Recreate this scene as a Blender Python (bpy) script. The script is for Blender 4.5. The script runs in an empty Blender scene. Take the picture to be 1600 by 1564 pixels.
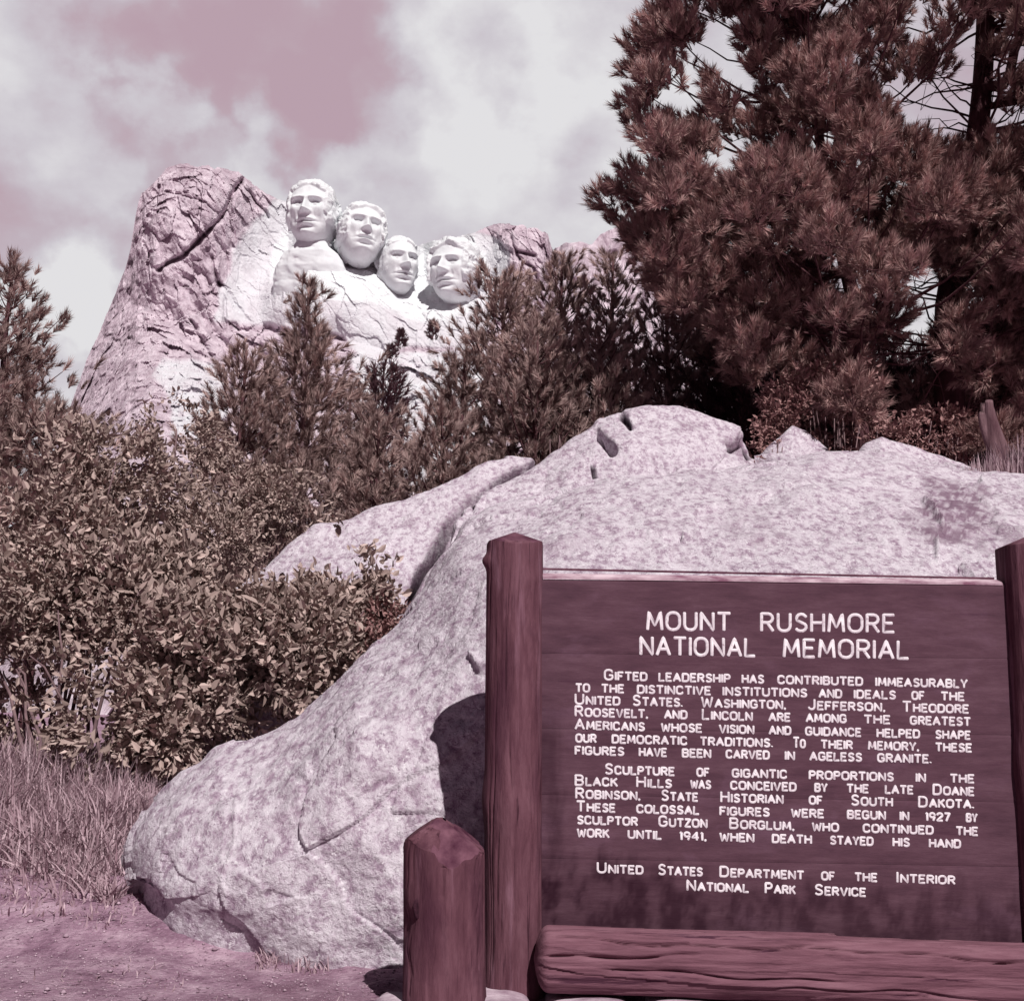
import bpy, math
import numpy as np
from mathutils import Vector, Matrix

# ------------------------------------------------------------------ camera, sky, sun
SC = bpy.context.scene
COL = SC.collection
R = math.radians
RNG = np.random.default_rng(7)

EYE = np.array([0.0, 0.0, 1.5]); FPX = 1900.0; PITCH = R(10.0); ROLL = R(0.8)
_F = np.array([0, math.cos(PITCH), math.sin(PITCH)]); _U0 = np.array([0, -math.sin(PITCH), math.cos(PITCH)]); _X = np.array([1.0, 0, 0])
_RT = math.cos(ROLL) * _X + math.sin(ROLL) * _U0
_UP = -math.sin(ROLL) * _X + math.cos(ROLL) * _U0
cam = bpy.data.cameras.new('camera'); co = bpy.data.objects.new('camera', cam); COL.objects.link(co)
cam.sensor_width = 36; cam.lens = FPX / 1600 * 36; cam.clip_start = 0.1; cam.clip_end = 6000
m = Matrix.Identity(4)
for i, v in enumerate((_RT, _UP, -_F)):
    for j in range(3): m[j][i] = v[j]
m.translation = Vector(EYE); co.matrix_world = m
SC.camera = co

def pdir(px, py):
    px = np.asarray(px, float); py = np.asarray(py, float)
    return _F + ((px - 800) / FPX)[..., None] * _RT + ((782 - py) / FPX)[..., None] * _UP
def at(px, py, Y):
    """world point seen at photo pixel px,py standing Y metres in front"""
    d = pdir(px, py); Y = np.asarray(Y, float)
    return EYE + d * (Y / d[..., 1])[..., None]
def proj(P):
    q = P - EYE; z = q @ _F
    return 800 + FPX * (q @ _RT) / z, 782 - FPX * (q @ _UP) / z

SUN_EL, SUN_AZ = R(46), R(20)
sv = Vector((math.sin(SUN_AZ) * math.cos(SUN_EL), -math.cos(SUN_AZ) * math.cos(SUN_EL), math.sin(SUN_EL)))
sl = bpy.data.lights.new('sun', 'SUN'); sl.energy = 4.8; sl.angle = R(0.5); sl.color = (1, 0.965, 0.93)
so = bpy.data.objects.new('sun', sl); COL.objects.link(so); so.rotation_euler = (-sv).to_track_quat('-Z', 'Y').to_euler()
SC.view_settings.view_transform = 'Standard'; SC.view_settings.look = 'None'; SC.view_settings.exposure = 0; SC.view_settings.gamma = 1

W = bpy.data.worlds.new('World'); SC.world = W; W.use_nodes = True
nt = W.node_tree; nt.nodes.clear(); N = nt.nodes.new; L = nt.links.new
out = N('ShaderNodeOutputWorld'); bg = N('ShaderNodeBackground'); bg.inputs[1].default_value = 0.06; L(bg.outputs[0], out.inputs[0])
sky = N('ShaderNodeTexSky'); sky.sky_type = 'NISHITA'; sky.sun_disc = False; sky.sun_elevation = SUN_EL; sky.sun_rotation = math.pi - SUN_AZ
tint = N('ShaderNodeMix'); tint.data_type = 'RGBA'; tint.blend_type = 'MULTIPLY'; tint.inputs[0].default_value = 1
L(sky.outputs[0], tint.inputs[6]); tint.inputs[7].default_value = (0.24, 0.155, 0.17, 1)
geo = N('ShaderNodeNewGeometry'); neg = N('ShaderNodeVectorMath'); neg.operation = 'SCALE'; neg.inputs[3].default_value = -1
tc = N('ShaderNodeTexCoord')
DIRV = tc.outputs['Generated']
def math_node(op, a, b=None, clamp=False):
    n = N('ShaderNodeMath'); n.operation = op; n.use_clamp = clamp
    for i, v in enumerate((a, b)):
        if v is None: continue
        if isinstance(v, (int, float)): n.inputs[i].default_value = v
        else: L(v, n.inputs[i])
    return n.outputs[0]
nz = N('ShaderNodeTexNoise'); nz.inputs['Scale'].default_value = 5.5; nz.inputs['Detail'].default_value = 9; nz.inputs['Roughness'].default_value = 0.56
mp = N('ShaderNodeMapping'); mp.inputs['Scale'].default_value = (1, 1, 1.5); L(DIRV, mp.inputs[0]); L(mp.outputs[0], nz.inputs['Vector'])
nw = N('ShaderNodeTexNoise'); nw.inputs['Scale'].default_value = 11; nw.inputs['Detail'].default_value = 6; L(DIRV, nw.inputs['Vector'])
wv = N('ShaderNodeVectorMath'); wv.operation = 'SUBTRACT'; L(nw.outputs['Color'], wv.inputs[0]); wv.inputs[1].default_value = (.5, .5, .5)
ws = N('ShaderNodeVectorMath'); ws.operation = 'SCALE'; ws.inputs[3].default_value = 0.24; L(wv.outputs[0], ws.inputs[0])
wa = N('ShaderNodeVectorMath'); wa.operation = 'ADD'; L(DIRV, wa.inputs[0]); L(ws.outputs[0], wa.inputs[1])
def blob(px, py, rad, soft=1.0, vec=None):
    d = pdir(px, py); d = d / np.linalg.norm(d)
    n = N('ShaderNodeVectorMath'); n.operation = 'DISTANCE'; L(vec or wa.outputs[0], n.inputs[0]); n.inputs[1].default_value = tuple(d)
    r = N('ShaderNodeMapRange'); r.interpolation_type = 'SMOOTHSTEP'; L(n.outputs['Value'], r.inputs[0])
    r.inputs[1].default_value = rad / FPX * (1 + soft * .5); r.inputs[2].default_value = rad / FPX * max(0, 1 - soft * .5); r.inputs[3].default_value = 0; r.inputs[4].default_value = 1
    return r.outputs[0]
cl = math_node('MULTIPLY_ADD', nz.outputs[0], 1.9); cl.node.inputs[2].default_value = -0.22     # cloud cover from noise
for px, py, r, wgt in ((400, 85, 130, -.5), (300, 60, 100, -.3), (530, 110, 90, -.34), (470, 175, 70, -.2), (285, 225, 60, -.28), (600, 20, 130, -.3), (860, 45, 130, -.22), (130, 40, 120, -.2), (90, 330, 130, -.22), (200, 400, 110, -.20), (640, 300, 130, -.16), (900, 300, 90, -.12),
                       (100, 480, 105, .62), (70, 150, 130, .22), (720, 190, 130, .2), (880, 150, 120, .22), (385, 195, 45, .26), (580, 235, 70, .22), (230, 110, 30, .15)):
    b = blob(px, py, r); cl = math_node('ADD', cl, math_node('MULTIPLY', b, wgt))
clc = math_node('MULTIPLY', cl, 1.0, True)
ramp = N('ShaderNodeValToRGB'); L(clc, ramp.inputs[0])
E = ramp.color_ramp.elements
E[0].position = 0.0; E[0].color = (.485, .35, .415, 1); E[1].position = 1.0; E[1].color = (.76, .75, .77, 1)
for p, c in ((.25, (.50, .38, .44, 1)), (.45, (.53, .45, .51, 1)), (.68, (.61, .575, .625, 1))):
    e = E.new(p); e.color = c
cs = N('ShaderNodeVectorMath'); cs.operation = 'SCALE'; cs.inputs[3].default_value = 1 / 0.06; L(ramp.outputs[0], cs.inputs[0])
# the bright cloud bank stands over the mountain; deep clear sky overhead and behind
bank = blob(640, 330, 1000, .4, vec=DIRV)
mx = N('ShaderNodeMix'); mx.data_type = 'RGBA'; L(bank, mx.inputs[0]); L(tint.outputs[2], mx.inputs[6]); L(cs.outputs[0], mx.inputs[7])
L(mx.outputs[2], bg.inputs[0])

# ------------------------------------------------------------------ helpers
def smooth(a, b, x): t = np.clip((x - a) / (b - a), 0, 1); return t * t * (3 - 2 * t)
def _hash(ix, iy, iz, seed):
    h = (ix.astype(np.int64) * 374761393 + iy.astype(np.int64) * 668265263 + iz.astype(np.int64) * 1274126177 + seed * 974711) & 0xffffffff
    h = ((h ^ (h >> 13)) * 1103515245) & 0xffffffff; h = ((h ^ (h >> 16)) * 2246822519) & 0xffffffff
    return ((h ^ (h >> 15)) & 0xffffff) / float(0xffffff)
def vnoise(p, seed=0):
    i = np.floor(p); f = p - i; u = f * f * f * (f * (f * 6 - 15) + 10); r = 0
    for a in (0, 1):
        for b in (0, 1):
            for c in (0, 1):
                w = (u[..., 0] if a else 1 - u[..., 0]) * (u[..., 1] if b else 1 - u[..., 1]) * (u[..., 2] if c else 1 - u[..., 2])
                r = r + w * _hash(i[..., 0] + a, i[..., 1] + b, i[..., 2] + c, seed)
    return r * 2 - 1
def fbm(p, oct=5, seed=0, rough=.5):
    s = 0; a = 1; t = 0
    for o in range(oct):
        s = s + a * vnoise(p * 2 ** o + 17.3 * o, seed + o); t += a; a *= rough
    return s / t
def worley(p, seed=0):
    i = np.floor(p); f1 = np.full(p.shape[:-1], 9.); f2 = f1.copy(); cid = np.zeros_like(f1)
    for a in (-1, 0, 1):
        for b in (-1, 0, 1):
            for c in (-1, 0, 1):
                j = i + np.array([a, b, c])
                q = j + np.stack([_hash(j[..., 0], j[..., 1], j[..., 2], seed + k) for k in (0, 1, 2)], -1)
                d = np.linalg.norm(q - p, axis=-1); h = _hash(j[..., 0], j[..., 1], j[..., 2], seed + 9)
                n = d < f1; f2 = np.where(n, f1, np.minimum(f2, d)); cid = np.where(n, h, cid); f1 = np.where(n, d, f1)
    return f1, f2, cid

def facets(p, seed):
    """broken rock: each Worley cell is a randomly tilted plane"""
    i = np.floor(p); f1 = np.full(p.shape[:-1], 9.); h = np.zeros(p.shape[:-1])
    for a in (-1, 0, 1):
        for b in (-1, 0, 1):
            for c in (-1, 0, 1):
                j = i + np.array([a, b, c]); hx = [_hash(j[..., 0], j[..., 1], j[..., 2], seed + k) for k in range(3)]
                q = p - j - np.stack(hx, -1); d = (q ** 2).sum(-1); n = d < f1; f1 = np.where(n, d, f1)
                h = np.where(n, q[..., 0] * (hx[1] * 2 - 1) + q[..., 1] * (hx[2] * 2 - 1) + q[..., 2] * (hx[0] * 2 - 1) + .5 * (hx[0] + hx[1] - 1), h)
    return h

def tag(o, label=None, cat=None, group=None, kind=None):
    if label: o['label'] = label
    if cat: o['category'] = cat
    if group: o['group'] = group
    if kind: o['kind'] = kind
    return o
def thing(name, loc, label, cat, group=None):
    o = bpy.data.objects.new(name, None); COL.objects.link(o); o.location = [float(v) for v in loc]; o.empty_display_size = .2
    return tag(o, label, cat, group)
def wloc(o):
    v = np.zeros(3)
    while o is not None: v += np.array(o.location); o = o.parent
    return v
def build(name, V, F, mat, parent=None, origin=None, smoothf=True, attrs=None):
    """one mesh object from world-space vertices V (n,3) and faces F (array of tris/quads, or a list of arrays)"""
    V = np.asarray(V, float).reshape(-1, 3)
    Fs = F if isinstance(F, list) else [F]
    o0 = wloc(parent) if parent is not None else (np.zeros(3) if origin is None else np.asarray(origin, float))
    me = bpy.data.meshes.new(name); me.vertices.add(len(V)); me.vertices.foreach_set('co', (V - o0).astype(np.float32).ravel())
    Fs = [np.asarray(f, np.int32) for f in Fs if len(f)]
    idx = np.concatenate([f.ravel() for f in Fs]); cnt = np.concatenate([np.full(len(f), f.shape[1], np.int32) for f in Fs])
    me.loops.add(len(idx)); me.loops.foreach_set('vertex_index', idx)
    me.polygons.add(len(cnt)); st = np.concatenate([[0], np.cumsum(cnt)[:-1]]).astype(np.int32)
    me.polygons.foreach_set('loop_start', st)
    me.polygons.foreach_set('use_smooth', np.full(len(cnt), smoothf, bool))
    for k, v in (attrs or {}).items():
        a = me.attributes.new(k, 'FLOAT', 'POINT'); a.data.foreach_set('value', np.asarray(v, np.float32).ravel())
    me.update(calc_edges=True); me.validate()
    me.materials.append(mat)
    o = bpy.data.objects.new(name, me); COL.objects.link(o)
    if parent is not None: o.parent = parent
    else: o.location = [float(v) for v in o0]
    return o
def gridfaces(nu, nv, closed=False):
    i, j = np.meshgrid(np.arange(nu if closed else nu - 1), np.arange(nv - 1), indexing='ij'); i2 = (i + 1) % nu
    return np.stack([i * nv + j, i2 * nv + j, i2 * nv + j + 1, i * nv + j + 1], -1).reshape(-1, 4)
class MB:
    def __init__(s): s.V = []; s.F = []; s.n = 0
    def add(s, V, F):
        V = np.asarray(V, float).reshape(-1, 3); s.V.append(V)
        for f in (F if isinstance(F, list) else [F]): s.F.append(np.asarray(f) + s.n)
        s.n += len(V); return s
    def tube(s, pts, rad, n=8, ref=None, cap=True, phase=0.):
        pts = np.asarray(pts, float); k = len(pts); rad = np.broadcast_to(np.asarray(rad, float), (k,))
        t = np.gradient(pts, axis=0); t /= np.linalg.norm(t, axis=1)[:, None] + 1e-9
        ref = ref if ref is not None else np.array([0, 0, 1.]) if abs(t[0][2]) < .9 else np.array([1., 0, 0])
        a = np.cross(t, ref); a /= np.linalg.norm(a, axis=1)[:, None] + 1e-9; b = np.cross(a, t)
        th = np.arange(n) / n * 2 * np.pi + phase
        V = pts[:, None] + rad[:, None, None] * (np.cos(th)[None, :, None] * a[:, None] + np.sin(th)[None, :, None] * b[:, None])
        i, j = np.meshgrid(np.arange(k - 1), np.arange(n), indexing='ij')
        F = np.stack([i * n + j, i * n + (j + 1) % n, (i + 1) * n + (j + 1) % n, (i + 1) * n + j], -1).reshape(-1, 4)
        V = V.reshape(-1, 3); Fs = [F]
        if cap:
            V = np.concatenate([V, pts[:1], pts[-1:]]); c0, c1 = k * n, k * n + 1
            jj = np.arange(n); Fs.append(np.stack([np.full(n, c0), (jj + 1) % n, jj], -1)); Fs.append(np.stack([np.full(n, c1), (k - 1) * n + jj, (k - 1) * n + (jj + 1) % n], -1))
        return s.add(V, Fs)
    def build(s, name, mat, parent=None, **k):
        q = [f for f in s.F if f.shape[1] == 4]; t = [f for f in s.F if f.shape[1] == 3]
        return build(name, np.concatenate(s.V), [np.concatenate(x) for x in (q, t) if x], mat, parent, **k)

# ------------------------------------------------------------------ materials
def material(name, stops, scale=5., detail=6, rough=.9, mscale=(1, 1, 1), bump=0., bscale=None, bdist=.02, spec=.08, distort=0., extra=None, nrough=.6, attr=None, trans=0.):
    """noise -> colour ramp -> Principled; extra = [(scale, lo, hi, colour, strength, mapping scale)] patches; attr = (name, colour) blended by a mesh attribute"""
    M = bpy.data.materials.new(name); M.use_nodes = True; t = M.node_tree; n = t.nodes.new; l = t.links.new
    b = t.nodes['Principled BSDF']; b.inputs['Roughness'].default_value = rough; b.inputs['Specular IOR Level'].default_value = spec
    tc = n('ShaderNodeTexCoord'); mp = n('ShaderNodeMapping'); mp.inputs['Scale'].default_value = mscale; l(tc.outputs['Object'], mp.inputs[0])
    z = n('ShaderNodeTexNoise'); z.inputs['Scale'].default_value = scale; z.inputs['Detail'].default_value = detail; z.inputs['Roughness'].default_value = nrough; z.inputs['Distortion'].default_value = distort
    l(mp.outputs[0], z.inputs['Vector'])
    r = n('ShaderNodeValToRGB'); l(z.outputs[0], r.inputs[0]); e = r.color_ramp.elements
    for k, (p, c) in enumerate(stops):
        x = e[k] if k < 2 else e.new(p); x.position = p; x.color = (*c, 1)
    colr = r.outputs[0]
    def mix(fac, a, colour, mode='MIX'):
        q = n('ShaderNodeMix'); q.data_type = 'RGBA'; q.blend_type = mode; l(fac, q.inputs[0]); l(a, q.inputs[6])
        if hasattr(colour, 'node'): l(colour, q.inputs[7])
        else: q.inputs[7].default_value = (*colour, 1)
        return q.outputs[2]
    for (s_, lo, hi, c, st, ms) in (extra or []):
        m2 = n('ShaderNodeMapping'); m2.inputs['Scale'].default_value = ms; m2.inputs['Location'].default_value = (s_ * 1.7, 3.1, s_); l(tc.outputs['Object'], m2.inputs[0])
        z2 = n('ShaderNodeTexNoise'); z2.inputs['Scale'].default_value = s_; z2.inputs['Detail'].default_value = 7; z2.inputs['Roughness'].default_value = .62; z2.inputs['Distortion'].default_value = .3; l(m2.outputs[0], z2.inputs['Vector'])
        mr = n('ShaderNodeMapRange'); l(z2.outputs[0], mr.inputs[0]); mr.inputs[1].default_value = lo; mr.inputs[2].default_value = hi; mr.inputs[4].default_value = st
        colr = mix(mr.outputs[0], colr, c)
    if attr:
        for an, ac in attr:
            a = n('ShaderNodeAttribute'); a.attribute_name = an; colr = mix(a.outputs['Fac'], colr, ac)
    l(colr, b.inputs['Base Color'])
    if trans:
        tb = n('ShaderNodeBsdfTranslucent'); l(colr, tb.inputs[0]); ms = n('ShaderNodeMixShader'); ms.inputs[0].default_value = trans
        l(b.outputs[0], ms.inputs[1]); l(tb.outputs[0], ms.inputs[2]); l(ms.outputs[0], t.nodes['Material Output'].inputs[0])
    if bump:
        zb = n('ShaderNodeTexNoise'); zb.inputs['Scale'].default_value = bscale or scale; zb.inputs['Detail'].default_value = 10; zb.inputs['Roughness'].default_value = .65; l(mp.outputs[0], zb.inputs['Vector'])
        bp = n('ShaderNodeBump'); bp.inputs['Strength'].default_value = bump; bp.inputs['Distance'].default_value = bdist; l(zb.outputs[0], bp.inputs['Height']); l(bp.outputs[0], b.inputs['Normal'])
    return M
def leafmat(name, c0, c1, trans=.2, rough=.7, spec=.25):
    """leaf / needle colour varies from sprig to sprig by the mesh attribute 'age'"""
    M = bpy.data.materials.new(name); M.use_nodes = True; t = M.node_tree; n = t.nodes.new; l = t.links.new
    b = t.nodes['Principled BSDF']; b.inputs['Roughness'].default_value = rough; b.inputs['Specular IOR Level'].default_value = spec
    a = n('ShaderNodeAttribute'); a.attribute_name = 'age'; q = n('ShaderNodeMix'); q.data_type = 'RGBA'; l(a.outputs['Fac'], q.inputs[0]); q.inputs[6].default_value = (*c0, 1); q.inputs[7].default_value = (*c1, 1)
    l(q.outputs[2], b.inputs['Base Color'])
    tb = n('ShaderNodeBsdfTranslucent'); l(q.outputs[2], tb.inputs[0]); ms = n('ShaderNodeMixShader'); ms.inputs[0].default_value = trans
    l(b.outputs[0], ms.inputs[1]); l(tb.outputs[0], ms.inputs[2]); l(ms.outputs[0], t.nodes['Material Output'].inputs[0])
    return M

M_ROCK = material('granite', [(.34, (.25, .17, .235)), (.62, (.65, .59, .65)), (.44, (.41, .32, .395)), (.51, (.57, .50, .565))], scale=15, mscale=(1, .42, 1), detail=13, bump=.8, bscale=30, bdist=.03, nrough=.74, distort=.1, rough=.95,
                  extra=[(2.1, .56, .74, (.40, .30, .38), .55, (1, .5, 1)), (55, .60, .66, (.15, .09, .14), .7, (1, .42, 1)), (34, .58, .66, (.76, .72, .76), .8, (1, .42, 1)), (6, .58, .66, (.24, .15, .215), .5, (1, .45, 1))], attr=[('stain', (.17, .095, .145)), ('crack_shade', (.028, .014, .024))])  # stain also colours the painted recess shade of wide cracks
M_MTN = material('weathered_cliff', [(.34, (.36, .27, .325)), (.64, (.72, .62, .685)), (.5, (.57, .47, .535))], scale=.2, detail=12, nrough=.68, distort=.6, bump=.9, bscale=.4, bdist=1.4, rough=1, spec=.05,
                 extra=[(.35, .58, .72, (.58, .50, .56), .6, (1, 1, .6)), (.11, .53, .66, (.30, .205, .26), .4, (1, 1, .6)), (.45, .56, .64, (.26, .17, .23), .3, (1, 1, .5)), (.22, .56, .7, (.40, .36, .41), .35, (1, 1, .12))], attr=[('pale', (.68, .68, .715)), ('fresh', (.74, .75, .775))])
M_HEAD = material('carved_granite', [(.35, (.64, .655, .68)), (.65, (.72, .735, .755))], scale=.2, detail=6, bump=.25, bscale=.5, bdist=.5, rough=1, spec=.05)
M_GROUND = material('dry_dirt', [(.34, (.20, .105, .16)), (.66, (.58, .41, .50)), (.5, (.38, .235, .315))], scale=4.2, detail=12, nrough=.72, bump=1.0, bscale=34, bdist=.03, rough=1, spec=.05,
                    extra=[(.55, .5, .68, (.21, .11, .155), .65, (1, 1, 1)), (45, .60, .66, (.58, .45, .52), .75, (1, 1, 1)), (28, .58, .66, (.12, .06, .09), .6, (1, 1, 1))])
M_POST = material('weathered_log', [(.3, (.070, .026, .038)), (.7, (.172, .080, .104)), (.5, (.120, .050, .068))], scale=8, nrough=.7, mscale=(2.2, 2.2, .35), detail=9, bump=.7, bscale=12, bdist=.015, rough=.85, distort=.3,
                  extra=[(9, .58, .70, (.26, .135, .18), .6, (2, 2, .16)), (2.2, .55, .66, (.05, .016, .03), .6, (1.5, 1.5, .5)), (26, .60, .66, (.035, .012, .02), .75, (2, 2, .07))])
M_CUT = material('hewn_end_grain', [(.35, (.06, .018, .035)), (.65, (.17, .075, .105))], scale=9, detail=8, bump=.6, bscale=20, bdist=.01, rough=.9)
M_KNOT = material('dark_knot', [(.35, (.022, .008, .014)), (.65, (.085, .032, .05))], scale=30, detail=6, rough=.9)
M_LOG = material('peeled_sill_log', [(.3, (.095, .040, .056)), (.7, (.240, .122, .155)), (.5, (.168, .076, .102))], scale=8, nrough=.7, mscale=(.25, 2.2, 2.2), detail=9, bump=.7, bscale=12, bdist=.015, rough=.85, distort=.3,
                  extra=[(10, .61, .66, (.05, .015, .032), .8, (.14, 2, 2))])
M_BOARD = material('painted_board', [(.3, (.066, .031, .046)), (.7, (.130, .068, .092)), (.5, (.096, .046, .065))], scale=6, nrough=.72, mscale=(.5, 1, 2.2), detail=10, bump=.35, bscale=16, bdist=.008, rough=.8,
                   extra=[(3.5, .56, .74, (.165, .088, .132), .5, (.7, 1, 1.3)), (24, .6, .7, (.06, .022, .042), .5, (.12, 1, 2))], attr=[('stain', (.020, .005, .012))])
M_CREAM = material('cream_paint', [(.3, (.62, .55, .60)), (.7, (.84, .78, .82))], scale=24, rough=.7, extra=[(26, .58, .68, (.46, .33, .39), .7, (1, 1, 1)), (70, .60, .66, (.25, .13, .18), .6, (1, 1, 1))])
M_EDGE = material('worn_board_edge', [(.35, (.22, .10, .15)), (.65, (.62, .48, .54))], scale=14, mscale=(.5, 1, 1), rough=.9)
M_BARK = material('pine_bark', [(.3, (.045, .018, .024)), (.7, (.16, .075, .085))], scale=6, mscale=(1, 1, .4), detail=9, bump=.9, bscale=8, bdist=.03, rough=1)
M_PALEBARK = material('pale_young_bark', [(.3, (.20, .12, .14)), (.7, (.42, .28, .31))], scale=6, mscale=(1, 1, .4), rough=1)
M_DEAD = material('dead_wood', [(.3, (.07, .03, .04)), (.7, (.28, .17, .19))], scale=5, mscale=(1.5, 1.5, .3), detail=9, bump=.8, bscale=9, bdist=.03, rough=1)
M_TWIG = material('shrub_stems', [(.3, (.10, .06, .07)), (.7, (.26, .17, .18))], scale=8, rough=1)
M_PINE_BIG = leafmat('old_pine_needles', (.13, .066, .066), (.60, .38, .36), .16)
M_PINE = leafmat('young_pine_needles', (.15, .092, .09), (.62, .44, .42), .16)
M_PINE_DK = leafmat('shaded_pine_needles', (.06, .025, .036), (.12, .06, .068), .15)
M_LEAF = leafmat('shrub_leaves', (.13, .085, .075), (.64, .49, .455), .12)
M_LEAF2 = leafmat('rust_shrub_leaves', (.16, .07, .075), (.46, .27, .26), .15)
M_GRASS = leafmat('dry_grass_blades', (.26, .155, .19), (.62, .46, .51), .2)
M_GRIT = material('grit', [(.35, (.16, .085, .125)), (.65, (.60, .45, .53))], scale=3.5, detail=12, nrough=.8, rough=1)
M_STONE = material('footing_stone', [(.3, (.26, .16, .22)), (.66, (.62, .50, .57))], scale=7, detail=9, bump=.6, bscale=20, bdist=.02, rough=.95)

# ------------------------------------------------------------------ ground
def gz(x, y):
    x = np.asarray(x, float); y = np.asarray(y, float)
    base = np.interp(y, [-50, 3, 5.3, 5.8, 6.8, 9, 12, 18, 40, 150], [-.25, .0, .14, .19, .2, .27, .40, .60, .8, .8])
    bank_ = np.interp(y, [-50, 3, 5.3, 5.8, 6.4, 6.75, 7.0, 7.3, 7.6, 8.2, 9, 12, 18, 40, 150], [-.25, .0, .14, .17, .19, .21, .28, .37, .45, .54, .62, .72, .80, .8, .8])
    base = base + (bank_ - base) * (1 - smooth(-1.0, -.2, x))
    near = np.exp(-((x / 30) ** 2 + ((y - 6) / 30) ** 2))
    p = np.stack([x * .9, y * .9, 0 * x], -1)
    return base + near * (.05 * fbm(p, 4, 3) + .018 * fbm(p * 7, 3, 5))
def spaced(lo, hi, step, far, n):
    a = np.arange(lo, hi, step); g = np.geomspace(step * 2, far, n)
    return np.concatenate([lo - g[::-1], a, hi + g])
gx = spaced(-6, 4, .045, 3000, 34); gy = spaced(3.5, 13, .05, 3000, 34)
GX, GY = np.meshgrid(gx, gy, indexing='ij')
build('ground', np.stack([GX, GY, gz(GX, GY)], -1), gridfaces(len(gx), len(gy)), M_GROUND)
tag(bpy.data.objects['ground'], 'mauve brown dry dirt ground in front of the granite outcrop', 'ground', kind='structure')

# ------------------------------------------------------------------ rock surfaces from profiles
def spline(K, n):
    """Catmull-Rom through control rows along axis 0 -> n rows"""
    K = np.asarray(K, float); m_ = len(K); t = np.linspace(0, m_ - 1, n); i = np.minimum(t.astype(int), m_ - 2); f = (t - i).reshape(-1, *([1] * (K.ndim - 1)))
    P = np.concatenate([[2 * K[0] - K[1]], K, [2 * K[-1] - K[-2]]]); a, b, c, d = P[i], P[i + 1], P[i + 2], P[i + 3]
    return .5 * (2 * b + (c - a) * f + (2 * a - 5 * b + 4 * c - d) * f ** 2 + (3 * b - a - 3 * c + d) * f ** 3)
def normals(G):
    du = np.gradient(G, axis=0); dv = np.gradient(G, axis=1); n = np.cross(du, dv); n /= np.linalg.norm(n, axis=-1)[..., None] + 1e-9
    return n
def segdist(px, py, line):
    d = np.full(px.shape, 1e9)
    for (x0, y0), (x1, y1) in zip(line[:-1], line[1:]):
        vx, vy = x1 - x0, y1 - y0; t = np.clip(((px - x0) * vx + (py - y0) * vy) / (vx * vx + vy * vy), 0, 1)
        d = np.minimum(d, np.hypot(px - x0 - t * vx, py - y0 - t * vy))
    return d
def inpoly(px, py, poly):
    r = np.zeros(px.shape, bool); n = len(poly)
    for i in range(n):
        (x0, y0), (x1, y1) = poly[i], poly[(i + 1) % n]
        c = ((y0 > py) != (y1 > py)) & (px < (x1 - x0) * (py - y0) / (y1 - y0 + 1e-9) + x0); r ^= c
    return r
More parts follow.
